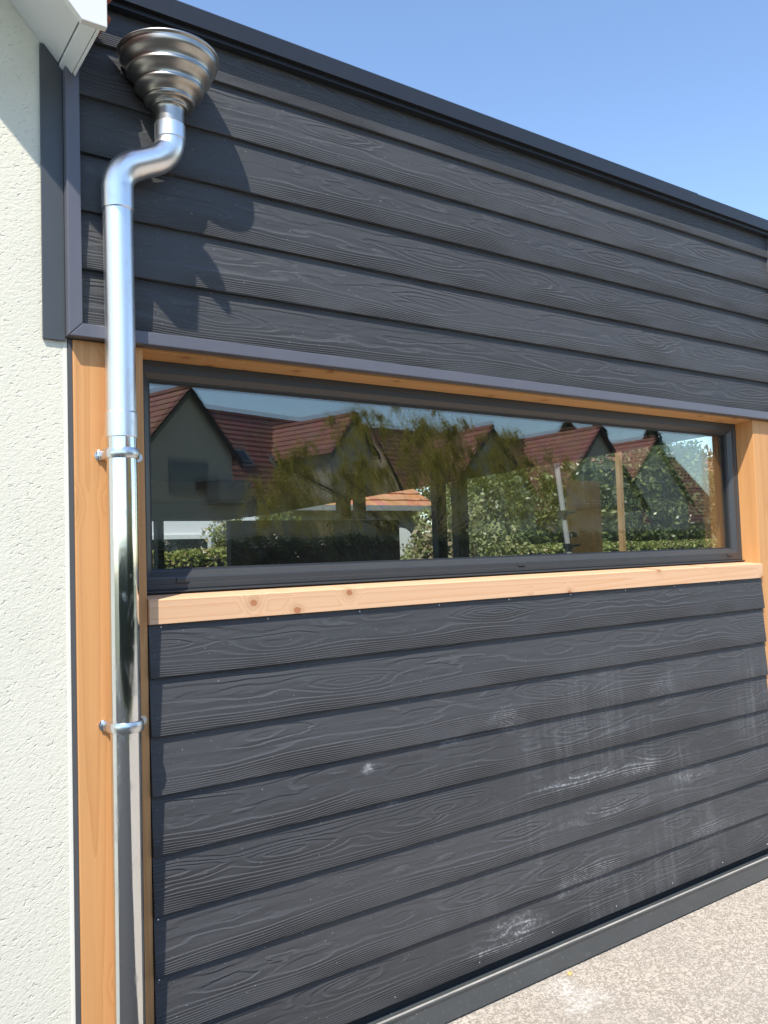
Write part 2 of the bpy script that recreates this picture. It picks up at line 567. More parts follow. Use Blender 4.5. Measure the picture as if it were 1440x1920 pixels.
def add_prism(bm, poly, y0, y1):
    a = [bm.verts.new((x, y0, z)) for x, z in poly]
    b = [bm.verts.new((x, y1, z)) for x, z in poly]
    n = len(poly)
    bm.faces.new(a)
    bm.faces.new(b[::-1])
    for i in range(n):
        bm.faces.new((a[i], b[i], b[(i + 1) % n], a[(i + 1) % n]))


def prism(name, poly, y0, y1, mat, parent=None, bev=0.0):
    """polygon in XZ pushed through Y"""
    ox, oz = poly[0]
    bm = bmesh.new()
    add_prism(bm, [(x - ox, z - oz) for x, z in poly], 0, y1 - y0)
    if bev:
        bevel(bm, bev)
    o = from_bm(name, bm, mat)
    o.location = (ox, y0, oz)
    if parent is not None:
        child(parent, o)
    return o


def extrude_x(name, prof, x0, x1, mat, parent=None, smooth=False):
    """closed profile in YZ pushed along X; profile in world coordinates"""
    oy, oz = prof[0]
    bm = bmesh.new()
    a = [bm.verts.new((0, y - oy, z - oz)) for y, z in prof]
    b = [bm.verts.new((x1 - x0, y - oy, z - oz)) for y, z in prof]
    n = len(prof)
    bm.faces.new(a)
    bm.faces.new(b[::-1])
    for i in range(n):
        bm.faces.new((a[i], b[i], b[(i + 1) % n], a[(i + 1) % n]))
    o = from_bm(name, bm, mat)
    o.location = (x0, oy, oz)
    if parent is not None:
        child(parent, o)
    return o


def add_tube(bm, pts, radii, seg=24, cap=True):
    pts = [Vector(p) for p in pts]
    t0 = (pts[1] - pts[0]).normalized()
    ref = Vector((0, -1, 0)) if abs(t0.y) < 0.9 else Vector((1, 0, 0))
    nrm = (ref - t0 * ref.dot(t0)).normalized()
    rings = []
    for i, p in enumerate(pts):
        if i == 0:
            t = t0
        elif i == len(pts) - 1:
            t = (pts[i] - pts[i - 1]).normalized()
        else:
            t = (pts[i + 1] - pts[i - 1]).normalized()
        nrm = (nrm - t * nrm.dot(t)).normalized()
        bn = t.cross(nrm)
        r = radii[i] if hasattr(radii, '__len__') else radii
        rings.append([bm.verts.new(p + (nrm * math.cos(k * 2 * math.pi / seg) + bn * math.sin(k * 2 * math.pi / seg)) * r) for k in range(seg)])
    for a, b in zip(rings, rings[1:]):
        for k in range(seg):
            bm.faces.new((a[k], a[(k + 1) % seg], b[(k + 1) % seg], b[k]))
    if cap:
        bm.faces.new(rings[0][::-1])
        bm.faces.new(rings[-1])


def smooth_by_angle(o, deg=40):
    me = o.data
    bm = bmesh.new()
    bm.from_mesh(me)
    lim = math.radians(deg)
    for f in bm.faces:
        f.smooth = True
    for e in bm.edges:
        if len(e.link_faces) == 2 and e.calc_face_angle(0) > lim:
            e.smooth = False
    bm.to_mesh(me)
    bm.free()
    return o


def tube(name, pts, radii, mat, parent=None, seg=24, origin=None):
    o0 = Vector(origin if origin else pts[0])
    bm = bmesh.new()
    add_tube(bm, [Vector(p) - o0 for p in pts], radii, seg)
    o = from_bm(name, bm, mat, recalc=True)
    smooth_by_angle(o, 22 if seg >= 24 else 40)
    o.location = o0
    if parent is not None:
        child(parent, o)
    return o


def lathe(name, prof, center, mat, parent=None, seg=72, sub=4):
    """open profile (r, z) revolved about a vertical axis, smoothed along its length"""
    P = []
    n = len(prof)
    for i in range(n - 1):
        p0, p1, p2, p3 = prof[max(i - 1, 0)], prof[i], prof[i + 1], prof[min(i + 2, n - 1)]
        for k in range(sub):
            t = k / sub
            P.append(tuple(0.5 * (2 * p1[j] + (p2[j] - p0[j]) * t + (2 * p0[j] - 5 * p1[j] + 4 * p2[j] - p3[j]) * t * t + (3 * p1[j] - p0[j] - 3 * p2[j] + p3[j]) * t ** 3) for j in (0, 1)))
    P.append(prof[-1])
    z0 = center[2]
    bm = bmesh.new()
    rings = [[bm.verts.new((r * math.cos(2 * math.pi * k / seg), r * math.sin(2 * math.pi * k / seg), z - z0)) for k in range(seg)] for r, z in P]
    for a, b in zip(rings, rings[1:]):
        for k in range(seg):
            bm.faces.new((a[k], a[(k + 1) % seg], b[(k + 1) % seg], b[k]))
    o = from_bm(name, bm, mat, smooth=True)
    o.location = center
    if parent is not None:
        child(parent, o)
    return o


# ================================================================== SETTING
YB = 2.236         # front of the lower edges of the siding boards
YP = 2.255         # front face of the timber posts
XL, XR = 0.775, 3.805   # clear opening between the posts

bm = bmesh.new()
add_box(bm, -600, 600, -600, 600, -0.6, -0.012)
tag(from_bm('ground', bm, 'ground'), 'wide grassy ground around the houses', 'ground', kind='structure')
bm = bmesh.new()
add_box(bm, 1.30, 14, -3.6, 2.30, -0.3, -0.004)
tag(from_bm('pavement', bm, 'concrete'), 'speckled washed concrete paving along the clad wall', 'pavement', kind='structure')

bm = bmesh.new()
add_box(bm, -9, 1.292, -3.6, 2.30, -0.3, -0.006)  # strip added out of view so the lower pipe mirrors something dark
tag(from_bm('added_dark_strip', bm, 'asphalt'), 'dark asphalt strip added out of view for the downpipe to reflect', 'added_dark_strip', kind='structure')

# ------------------------------------------------------------------ the clad extension
ext = empty('clad_extension', (2.3, YB, 0.0), 'single storey extension clad in dark grey wood-grain boards with strip window', 'building')


def board_mesh(name, length):
    # lap board: lower edge stands proud, upper edge tucks under the next one
    prof = [(0.0018, 0.0), (0.0, 0.0022), (0.0136, 0.184), (0.0236, 0.184), (0.0126, 0.0)]
    nx = max(2, int(length / 0.25))
    me = bpy.data.meshes.new(name)
    V, Fc = [], []
    n = len(prof)
    for i in range(nx + 1):
        for y, z in prof:
            V.append((length * i / nx, y, z))
    for i in range(nx):
        for k in range(n):
            a, b = i * n + k, i * n + (k + 1) % n
            Fc.append((a, b, b + n, a + n))
    Fc.append(tuple(range(n)))
    Fc.append(tuple(nx * n + k for k in range(n))[::-1])
    me.from_pydata(V, [], Fc)
    b2 = bmesh.new()
    b2.from_mesh(me)
    bmesh.ops.recalc_face_normals(b2, faces=b2.faces)
    b2.to_mesh(me)
    b2.free()
    return me


nail_me = None


def nail_mesh():
    b = bmesh.new()
    bmesh.ops.create_uvsphere(b, u_segments=8, v_segments=5, radius=0.0026)
    for v in b.verts:
        v.co.y *= 0.55
    me = bpy.data.meshes.new('nail')
    b.to_mesh(me)
    b.free()
    me.materials.append(MAT['galv'])
    return me


nail_me = nail_mesh()


def lay_board(me, x, z, mat, nails=(), dy=0.0):
    if not me.materials:
        me.materials.append(MAT[mat])
    o = bpy.data.objects.new('siding_board', me)
    COL.objects.link(o)
    o.location = (x, YB + dy + random.uniform(-0.0008, 0.0008), z)
    o.rotation_euler = (0, random.uniform(-0.0005, 0.0005), 0)
    child(ext, o)
    for nx_, nz_ in nails:
        k = bpy.data.objects.new('nail', nail_me)
        COL.objects.link(k)
        k.parent = o
        k.location = (nx_, 0.0140 * nz_ / 0.184 - 0.0004, nz_)
    return o


up_me = board_mesh('upper_board', 3.392)
up2_me = board_mesh('upper_board_long', 5.30)
lo_me = board_mesh('lower_board', XR - XL - 0.004)
lo2_me = board_mesh('lower_board_long', 5.30)
for i in range(0, 7):
    z = 1.592 - 0.16 * i + 1.56
    if i == 0:
        continue
    lay_board(up_me, 0.605, z, 'siding')
    lay_board(up2_me, 4.062, z, 'siding')
# the top strip is a board ripped narrower under the coping
top_me = bpy.data.meshes.new('top_board')
b3 = bmesh.new()
b3.from_mesh(up_me)
for v in b3.verts:
    if v.co.z > 0.1:
        v.co.z = 0.14
        v.co.y -= 0.0033
b3.to_mesh(top_me)
b3.free()
top_me.materials.clear()
# ripped board replaces the full one at the very top
for o in [q for q in ext.children if q.data in (up_me, up2_me) and abs(q.location.z + 0 - (1.592 - 0.16 + 1.56)) < 1e-4]:
    if o.data == up_me:
        top_me.materials.append(MAT['siding'])
        o.data = top_me
for i in range(1, 9):
    z = -0.1613 - 0.16 * i + 1.56
    if i == 1:
        nl = [(0.035 + 0.33 * k, 0.1385) for k in range(9)]
    elif i == 8:
        nl = [(0.42 + 0.36 * k, 0.020) for k in range(8)]
    else:
        nl = [(0.012, 0.150)] if i in (6, 7) else ()
    lay_board(lo_me, XL + 0.002, z, 'siding_low', nl, 0.007)
    lay_board(lo2_me, 4.062, z, 'siding_low', (), 0.007)

# wall core behind the boards: pieces round the window
box('wall_core', 0.60, 9.45, 2.262, 2.47, 2.335, 3.10, 'darkroom', ext)
box('wall_core', XL + 0.002, XR - 0.002, 2.272, 2.47, 0.02, 1.384, 'darkroom', ext)
box('wall_core', 4.012, 9.45, 2.272, 2.47, 0.02, 2.150, 'darkroom', ext)

# trims
vt = prism('corner_trim', [(0.567, 2.162), (0.603, 2.198), (0.603, 3.112), (0.567, 3.112)], 2.221, 2.262, 'trim', ext, 0.0025)
bt = prism('drip_trim', [(0.5675, 2.1615), (4.058, 2.1615), (4.058, 2.1975), (0.6035, 2.1975)], 2.2215, 2.262, 'trim', ext, 0.0025)
prism('drip_trim', [(4.0595, 2.1615), (9.40, 2.1615), (9.40, 2.1975), (4.0595, 2.1975)], 2.2215, 2.262, 'trim', ext, 0.0025)
box('joint_trim', 3.9985, 4.0585, 2.219, 2.262, 2.199, 3.112, 'trim', ext, 0.0025)
box('side_flashing', 0.509, 0.566, 2.2505, 2.2585, 2.152, 2.95, 'flashing', ext, 0.001)
box('seal_strip', 0.572, 0.584, 2.2585, 2.33, 0.0, 2.160, 'seal', ext)


# coping: two lengths with a lapped joint
def coping(x0, x1, dy):
    p = [(2.203 + dy, 3.120), (2.203 + dy, 3.176 + dy), (2.208 + dy, 3.1805), (2.52, 3.195), (2.52, 3.186), (2.2125, 3.1735), (2.2110, 3.120)]
    p = [(2.198 + dy, 3.114), (2.203 + dy, 3.118), (2.203 + dy, 3.172), (2.207 + dy, 3.1765 - dy), (2.52, 3.192 - dy), (2.52, 3.100), (2.2150, 3.100), (2.2150, 3.1155)]
    return extrude_x('coping', p, x0, x1, 'coping', ext)


coping(0.30, 3.375, 0.0)
coping(3.3765, 9.50, 0.0022)

# base flashing with a rounded bead along its top
pr = [(2.2230, 0.004), (2.2230, 0.076)]
for k in range(9):
    a = -0.9 + k * 2.3 / 8
    pr.append((2.2250 - 0.0075 * math.cos(a), 0.0875 + 0.0075 * math.sin(a)))
pr += [(2.2300, 0.0850), (2.2480, 0.0820), (2.270, 0.0830), (2.270, 0.004)]
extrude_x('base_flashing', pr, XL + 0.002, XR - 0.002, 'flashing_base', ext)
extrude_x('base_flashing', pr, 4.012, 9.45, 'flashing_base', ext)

# timber posts, lintel and sill
box('timber_post', 0.585, XL, YP, 2.48, 0.0, 2.160, 'post', ext, 0.003)
box('timber_post', XR, 4.01, YP, 2.48, 0.0, 2.160, 'post', ext, 0.003)
extrude_x('timber_lintel', [(2.2635, 2.1572), (2.346, 2.1495), (2.478, 2.1495), (2.478, 2.334), (2.2635, 2.334)], XL + 0.0005, XR - 0.0005, 'lintel', ext)
sp = [(2.2425, 1.3865), (2.2425, 1.4515), (2.2455, 1.4550), (2.345, 1.4635), (2.478, 1.4635), (2.478, 1.3865)]
extrude_x('timber_sill', sp, XL + 0.0015, XR - 0.0015, 'sill', ext)


# ------------------------------------------------------------------ strip window
def ring_mesh(x0, x1, z0, z1, prof):
    """mitred frame: prof is a closed list of (inset, y)"""
    bm = bmesh.new()
    cs = [(x0, z0, 1, 1), (x1, z0, -1, 1), (x1, z1, -1, -1), (x0, z1, 1, -1)]
    R = [[bm.verts.new((cx + i * sx, y, cz + i * sz)) for i, y in prof] for cx, cz, sx, sz in cs]
    n = len(prof)
    for a in range(4):
        b = (a + 1) % 4
        for k in range(n):
            bm.faces.new((R[a][k], R[a][(k + 1) % n], R[b][(k + 1) % n], R[b][k]))
    return bm


win = bpy.data.objects.new('strip_window', None)
COL.objects.link(win)
win.location = (2.29, 2.345, 1.47)
bpy.context.view_layer.update()
child(ext, win)
win['label'] = 'wide anthracite strip window reflecting red-roofed houses'
FX0, FX1, FZ0, FZ1 = XL + 0.001, XR - 0.001, 1.479, 2.1485
fp = [(0.0, 2.346), (0.013, 2.346), (0.0145, 2.3485), (0.030, 2.3485), (0.034, 2.3495), (0.050, 2.366), (0.0515, 2.372), (0.0545, 2.3725), (0.0545, 2.412), (0.0, 2.412)]
fr = from_bm('frame', ring_mesh(FX0, FX1, FZ0, FZ1, fp), 'frame')
child(win, fr)
gk = from_bm('gasket', ring_mesh(FX0 + 0.0548, FX1 - 0.0548, FZ0 + 0.0548, FZ1 - 0.0548, [(0, 2.374), (0.004, 2.376), (0.004, 2.406), (0, 2.406)]), 'black')
child(win, gk)


def pane(y, tz, tx):
    bm = bmesh.new()
    hx, hz = (FX1 - FX0 - 0.112) / 2, (FZ1 - FZ0 - 0.112) / 2
    add_box(bm, -hx, hx, -0.002, 0.002, -hz, hz)
    o = from_bm('glass_pane', bm, 'glass')
    o.location = ((FX0 + FX1) / 2, y, (FZ0 + FZ1) / 2)
    o.rotation_euler = (math.radians(tx), 0, math.radians(tz))
    child(win, o)


pane(2.3835, 0.00, 0.0)
pane(2.4005, 0.03, 0.18)
extrude_x('frame_foot', [(2.3465, 1.4645), (2.3465, 1.4785), (2.41, 1.4785), (2.41, 1.4645)], FX0 + 0.001, FX1 - 0.001, 'black', win)
o = extrude_x('drip_rail', [(2.3325, 1.4690), (2.3325, 1.4725), (2.3460, 1.4750), (2.3460, 1.4690)], FX0 + 0.001, FX1 - 0.001, 'frame', win)
for xx in (0.895, 2.275, 3.680):
    b = bmesh.new()
    add_box(b, 0, 0.036, 0, 0.0058, 0, 0.0128)
    bevel(b, 0.0015)
    o = from_bm('drain_cap', b, 'frame')
    o.location = (xx, 2.3426, 1.4965)
    child(win, o)

# ------------------------------------------------------------------ the room behind the glass
YR = 5.40
SL = lambda x: 1.90 + (x - 2.92) * 0.1605
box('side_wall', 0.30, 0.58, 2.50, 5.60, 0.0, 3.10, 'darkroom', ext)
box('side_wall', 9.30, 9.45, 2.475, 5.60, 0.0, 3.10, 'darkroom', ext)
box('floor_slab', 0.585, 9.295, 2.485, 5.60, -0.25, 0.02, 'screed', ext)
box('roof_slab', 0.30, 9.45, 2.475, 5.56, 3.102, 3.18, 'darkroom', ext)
box('bounce_ceiling', 0.59, 9.29, 2.485, 5.39, 3.06, 3.098, 'plaster', ext)  # unseen white ceiling added to bounce light into the room
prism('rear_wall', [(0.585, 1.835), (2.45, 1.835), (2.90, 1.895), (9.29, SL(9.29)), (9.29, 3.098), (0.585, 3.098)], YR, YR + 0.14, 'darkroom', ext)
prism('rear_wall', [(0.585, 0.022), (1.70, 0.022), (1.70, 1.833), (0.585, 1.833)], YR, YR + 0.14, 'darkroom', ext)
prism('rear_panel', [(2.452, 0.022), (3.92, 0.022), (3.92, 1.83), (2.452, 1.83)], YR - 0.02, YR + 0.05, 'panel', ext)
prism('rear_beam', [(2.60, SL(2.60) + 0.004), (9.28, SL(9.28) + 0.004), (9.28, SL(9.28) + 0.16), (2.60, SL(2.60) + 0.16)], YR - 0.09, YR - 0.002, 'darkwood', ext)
box('rear_plank', 1.62, 2.58, YR - 0.05, YR - 0.004, 1.965, 2.095, 'board_wood', ext)
for a, b, z0 in ((1.942, 1.985, 0.02), (3.40, 3.49, 1.84), (3.56, 3.63, 1.84), (4.35, 4.45, 0.02), (4.57, 4.69, 0.02)):
    box('rear_post', a, b, YR + 0.02, YR + 0.10, z0, SL(b) + 0.03 if a > 2.6 else 1.834, 'darkwood', ext)
stp = empty('garden_post', (8.16, 6.6, 0.0), 'slim pale timber post standing behind the room, right of the brown sheet', 'post')
box('post', 8.135, 8.195, 6.57, 6.63, -0.02, 2.80, 'stud', stp, 0.003)
box('post_shoe', 8.08, 8.23, 6.53, 6.68, -0.02, 0.05, 'galv', stp)
prop = empty('steel_prop', (7.30, 6.6, 0.0), 'pale grey adjustable steel prop leaning behind the room, seen through the glass', 'prop')
ptop, pbot = Vector((7.06, 6.6, 2.62)), Vector((7.42, 6.6, -0.012))
pm, pm2 = ptop.lerp(pbot, 0.25), ptop.lerp(pbot, 0.395)
tube('inner_tube', [ptop, pm2], 0.030, 'steelpipe', prop, 16)
tube('outer_tube', [pm2, pbot], 0.039, 'steelpipe', prop, 16)
for q_ in (pm, pm2):
    tube('collar', [q_ + Vector((0, 0, 0.03)), q_ - Vector((0, 0, 0.03))], 0.058, 'black', prop, 16)
    tube('handle', [q_, q_ + Vector((0.20, 0.0, 0.015))], 0.014, 'black', prop, 10)
box('head_plate', ptop.x - 0.09, ptop.x + 0.09, 6.51, 6.69, 2.62, 2.632, 'steelpipe', prop)
box('foot_plate', 7.33, 7.51, 6.51, 6.69, -0.0115, 0.0, 'steelpipe', prop)
sh = empty('brown_sheet', (7.65, 6.73, 0.0), 'tall brown wood sheet standing upright behind the room beside the steel prop', 'board')
box('sheet', 7.36, 7.93, 6.72, 6.745, -0.012, 2.36, 'sheet_wood', sh, 0.002)
box('batten', 7.78, 7.91, 6.69, 6.7195, -0.012, 2.36, 'sheet_wood', sh, 0.002)

# ------------------------------------------------------------------ white rendered house with its verge
wh = empty('rendered_house', (-3.0, 2.4, 0), 'white rough-cast house with steep tiled roof beside the dark cladding', 'house')
TP = 1.116                                             # tangent of the roof pitch
zs = lambda x: 2.890 + TP * (0.573 - x)                # soffit line on the wall
apx = -4.2
prism('wall', [(0.5715, -0.01), (0.5715, zs(0.5715) + 0.05), (apx, zs(apx) + 0.05), (2 * apx - 0.57, zs(0.57)), (2 * apx - 0.57, -0.01)], 2.260, 2.50, 'render', wh)
box('corner_bead', 0.5612, 0.5716, 2.2588, 2.2660, 0.0, 2.150, 'bead', wh, 0.002)
YV = 1.945
# soffit boards under the verge, laid across the overhang
L = math.hypot(1, TP)
x = 0.584
first = True
while x > -3.5:
    w = 0.028 if first else 0.165
    x2 = x - w
    t = 0.016 * L
    dz = 0.0 if not first else -0.006
    prism('soffit_board', [(x, zs(x) + dz), (x2 + 0.003, zs(x2 + 0.003) + dz), (x2 + 0.003, zs(x2 + 0.003) + t), (x, zs(x) + t)], YV + 0.022, 2.259, 'pvc', wh, 0.0015)
    x = x2
    first = False
prism('verge_cap', [(0.5905, zs(0.5905) - 0.006), (0.5855, zs(0.5855) - 0.006), (0.5855, zs(0.5855) + 0.10), (0.5905, zs(0.5905) + 0.10)], YV + 0.022, 2.216, 'pvc', wh)
bx0, bx1 = 0.537, 0.596
zb = 2.850
lowline = lambda q: zb + TP * (bx0 - q)
prism('barge_board', [(bx0, zb), (bx1, zb), (bx1, zb + 0.172), (apx, lowline(apx) + 0.24), (apx, lowline(apx))], YV, YV + 0.02, 'pvc', wh, 0.002)
prism('roof_deck', [(0.592, zs(0.592) + 0.035), (0.592, zs(0.592) + 0.12), (apx, zs(apx) + 0.12), (2 * apx - 0.59, zs(0.59) + 0.12), (2 * apx - 0.59, zs(0.59) + 0.035), (apx, zs(apx) + 0.035)], YV + 0.0215, 2.259, 'tile', wh)
prism('roof_deck', [(0.592, zs(0.592) + 0.06), (0.592, zs(0.592) + 0.12), (apx, zs(apx) + 0.12), (2 * apx - 0.59, zs(0.59) + 0.12), (2 * apx - 0.59, zs(0.59) + 0.06), (apx, zs(apx) + 0.06)], 2.505, 9.5, 'tile', wh)


def roof_tile_mesh():
    """one pantile: S-curve across, small nose at the lower end"""
    W, LN, th = 0.24, 0.36, 0.014
    bm = bmesh.new()
    nu, nv = 10, 2
    def P(u, v, d):
        s = u / nu
        h = 0.034 * math.sin(s * 2 * math.pi * 0.98 + 0.3)
        return (v / nv * LN, s * W, h + d + (0.012 if v == 0 else 0.0))
    topv = [[bm.verts.new(P(u, v, th)) for u in range(nu + 1)] for v in range(nv + 1)]
    botv = [[bm.verts.new(P(u, v, 0)) for u in range(nu + 1)] for v in range(nv + 1)]
    for v in range(nv):
        for u in range(nu):
            bm.faces.new((topv[v][u], topv[v][u + 1], topv[v + 1][u + 1], topv[v + 1][u]))
            bm.faces.new((botv[v][u], botv[v + 1][u], botv[v + 1][u + 1], botv[v][u + 1]))
    for v in range(nv):
        for u in (0, nu):
            bm.faces.new((topv[v][u], topv[v + 1][u], botv[v + 1][u], botv[v][u]))
    for u in range(nu):
        for v in (0, nv):
            bm.faces.new((topv[v][u], topv[v][u + 1], botv[v][u + 1], botv[v][u]))
    bmesh.ops.recalc_face_normals(bm, faces=bm.faces)
    me = bpy.data.meshes.new('roof_tile')
    bm.to_mesh(me)
    bm.free()
    me.materials.append(MAT['tile'])
    me.polygons.foreach_set('use_smooth', [True] * len(me.polygons))
    return me


tile_me = roof_tile_mesh()
pitch = math.atan(TP)
for i in range(14):                                     # courses going up the slope
    for j in range(2):                                  # verge tile and its neighbour
        o = bpy.data.objects.new('roof_tile', tile_me)
        COL.objects.link(o)
        s = -0.060 + i * 0.30
        px = 0.592 - s * math.cos(pitch)
        pz = zs(0.592) + 0.162 + s * math.sin(pitch)
        # local x runs up the slope (towards -X and +Z), local y back into depth
        ux = Vector((-math.cos(pitch), 0, math.sin(pitch)))
        uy = Vector((0, 1, 0))
        uz = ux.cross(uy)
        if uz.z < 0:
            uz = -uz
        mt = Matrix.Identity(4)
        for r in range(3):
            mt[r][0], mt[r][1], mt[r][2] = ux[r], uy[r], uz[r]
        o.matrix_world = mt
        o.location = (px, YV - 0.035 + j * 0.225, pz)
        child(wh, o)

# ------------------------------------------------------------------ downpipe
dp = empty('downpipe', (0.68, 2.165, 0), 'shiny zinc downpipe with ribbed funnel hopper and swan-neck bend', 'downpipe')
FXc, FYc = 0.838, 2.180
PXc, PYc = 0.694, 2.200
RP = 0.0395
prof = [(.0385, 2.752), (.0395, 2.786), (.0410, 2.794), (.0480, 2.795), (.0510, 2.800), (.0505, 2.806), (.0560, 2.811), (.0660, 2.814), (.0700, 2.821), (.0690, 2.829), (.0770, 2.842), (.0890, 2.852), (.0945, 2.861), (.0935, 2.871), (.0990, 2.886), (.1100, 2.898), (.1160, 2.908), (.1150, 2.919), (.1205, 2.934), (.1300, 2.946), (.1345, 2.957), (.1355, 2.972), (.1385, 2.9735), (.1412, 2.9780), (.1398, 2.9830), (.1358, 2.9825), (.1330, 2.9700), (.1270, 2.9500), (.110, 2.915), (.085, 2.866), (.060, 2.822), (.037, 2.797), (.036, 2.754)]
prof = [(r_, 2.975 - (2.983 - z_) * 0.80 if z_ > 2.79 else z_) for r_, z_ in prof]
hop = lathe('hopper', prof, (FXc, FYc, 2.752), 'zinc_dull', dp, 96)
for v in hop.data.vertices:                              # flat back against the boards
    v.co.y = min(v.co.y, 2.2325 - FYc)

# swan neck: two bends in the vertical plane through both axes
hdir = Vector((PXc - FXc, PYc - FYc, 0))
off = hdir.length
hdir.normalize()
ang, RB = math.radians(66), 0.078
sgap = max(0.0, (off - 2 * RB * (1 - math.cos(ang))) / math.sin(ang))
zt = 2.742
c0 = Vector((FXc, FYc, zt))
path1 = []
for k in range(15):
    a = ang * k / 14
    path1.append(c0 + hdir * (RB * (1 - math.cos(a))) + Vector((0, 0, -RB * math.sin(a))))
d1 = hdir * math.sin(ang) + Vector((0, 0, -math.cos(ang)))
q0 = path1[-1] + d1 * sgap
path2 = []
for k in range(15):
    a = ang * (1 - k / 14)
    # mirror bend
    base = q0 + hdir * (RB * (math.cos(a) - math.cos(ang))) + Vector((0, 0, -RB * (math.sin(ang) - math.sin(a))))
    path2.append(base)
zend = path2[-1].z
tube('outlet', [(FXc, FYc, 2.828), (FXc, FYc, 2.76)], RP - 0.0008, 'zinc_dull', dp, 40)
tube('upper_socket', [(FXc, FYc, 2.782), (FXc, FYc, 2.779), (FXc, FYc, zt - 0.004)], [RP + 0.0012, RP + 0.0028, RP + 0.0028], 'zinc_matt', dp, 40)
tube('upper_bend', path1 + [path1[-1] + d1 * (sgap + 0.02)], RP + 0.0005, 'zinc_matt', dp, 40)
tube('lower_bend', [path1[-1] + d1 * (sgap - 0.012)] + path2, RP + 0.0022, 'zinc_matt', dp, 40)
tube('lower_socket', [(PXc, PYc, zend + 0.003), (PXc, PYc, zend - 0.062), (PXc, PYc, zend - 0.064)], [RP + 0.0030, RP + 0.0030, RP + 0.0010], 'zinc_matt', dp, 40)
tube('upper_pipe', [(PXc, PYc, zend - 0.05), (PXc + 0.001, PYc, 2.2), (PXc, PYc, 1.962), (PXc, PYc, 1.958), (PXc, PYc, 1.894), (PXc, PYc, 1.892)], [RP, RP, RP, RP + 0.0020, RP + 0.0020, RP + 0.0005], 'zinc_matt', dp, 40)
tube('lower_pipe', [(PXc, PYc, 1.93), (PXc - 0.001, PYc, 1.2), (PXc - 0.004, PYc, 0.02)], RP - 0.0004, 'zinc', dp, 40)


def clamp(z):
    holder = bpy.data.objects.new('pipe_clamp', None)
    COL.objects.link(holder)
    holder.location = (PXc, PYc, z)
    bpy.context.view_layer.update()
    child(dp, holder)
    # strap: half round in front, straight legs to the post, ears on the post
    bm = bmesh.new()
    r = RP + 0.0012
    ye = YP - PYc - 0.0035
    path = [(-(r + 0.010), ye), (-(r + 0.0035), ye - 0.0015), (-(r + 0.0006), ye - 0.0055), (-r, ye - 0.012)]
    for k in range(25):
        a = math.pi + k * math.pi / 24
        path.append((r * math.cos(a), r * math.sin(a)))
    path += [(r, ye - 0.012), (r + 0.0006, ye - 0.0055), (r + 0.0035, ye - 0.0015), (r + 0.012, ye)]
    rings = []
    sec = [(-0.0142, 0.0), (-0.0134, 0.0024), (-0.0082, 0.0044), (0.0, 0.0052), (0.0082, 0.0044), (0.0134, 0.0024), (0.0142, 0.0)]
    n = len(path)
    for i, (px_, py_) in enumerate(path):
        if i < 4 or i > n - 5:
            k_ = (0, 1, 2, 3)[min(i, n - 1 - i)]
            nx_, ny_ = (-1 if i < 4 else 1) * (0.1, 0.5, 0.9, 1.0)[k_], -(0.99, 0.85, 0.4, 0.0)[k_]
        else:
            nx_, ny_ = px_ / math.hypot(px_, py_) if py_ < 0.001 else math.copysign(1, px_), min(py_, 0) / math.hypot(px_, py_)
        rings.append([bm.verts.new((px_ + nx_ * h, py_ + ny_ * h, zz)) for zz, h in sec])
    for a_, b_ in zip(rings, rings[1:]):
        for k in range(len(sec) - 1):
            bm.faces.new((a_[k], a_[k + 1], b_[k + 1], b_[k]))
        bm.faces.new((a_[0], b_[0], b_[-1], a_[-1]))
    strap = from_bm('strap', bm, 'galv')
    smooth_by_angle(strap, 50)
    strap.parent = holder
    for sgn, dz, ext_ in ((-1, 0.0, 0.003), (1, -0.002, 0.0205)):
        bm = bmesh.new()
        pts = [(sgn * (r - 0.004), -0.0128), (sgn * (r + ext_), -0.0128)]
        for k in range(9):
            a = -math.pi / 2 + math.pi * k / 8
            pts.append((sgn * (r + ext_ + 0.0128 * math.cos(a)), 0.0128 * math.sin(a)))
        pts += [(sgn * (r + ext_), 0.0128), (sgn * (r - 0.004), 0.0128)]
        cl = []
        for q in pts:
            if not cl or (abs(q[0] - cl[-1][0]) + abs(q[1] - cl[-1][1])) > 1e-5:
                cl.append(q)
        add_prism(bm, cl, 0, 0.0028)
        e = from_bm('ear', bm, 'galv')
        e.parent = holder
        e.location = (0, YP - PYc - 0.0034, dz)
        bm = bmesh.new()
        bmesh.ops.create_uvsphere(bm, u_segments=14, v_segments=8, radius=0.0042)
        for v in bm.verts:
            v.co.y *= 0.6
            if v.co.y < -0.0028:                        # slot of the screw head
                v.co.y = -0.0024 if abs(v.co.x) < 0.0022 else -0.0033
        s_o = from_bm('screw', bm, 'galv', smooth=True)
        s_o.parent = holder
        s_o.location = (sgn * (r + ext_ + 0.003), YP - PYc - 0.0046, dz)


clamp(1.850)
clamp(1.131)


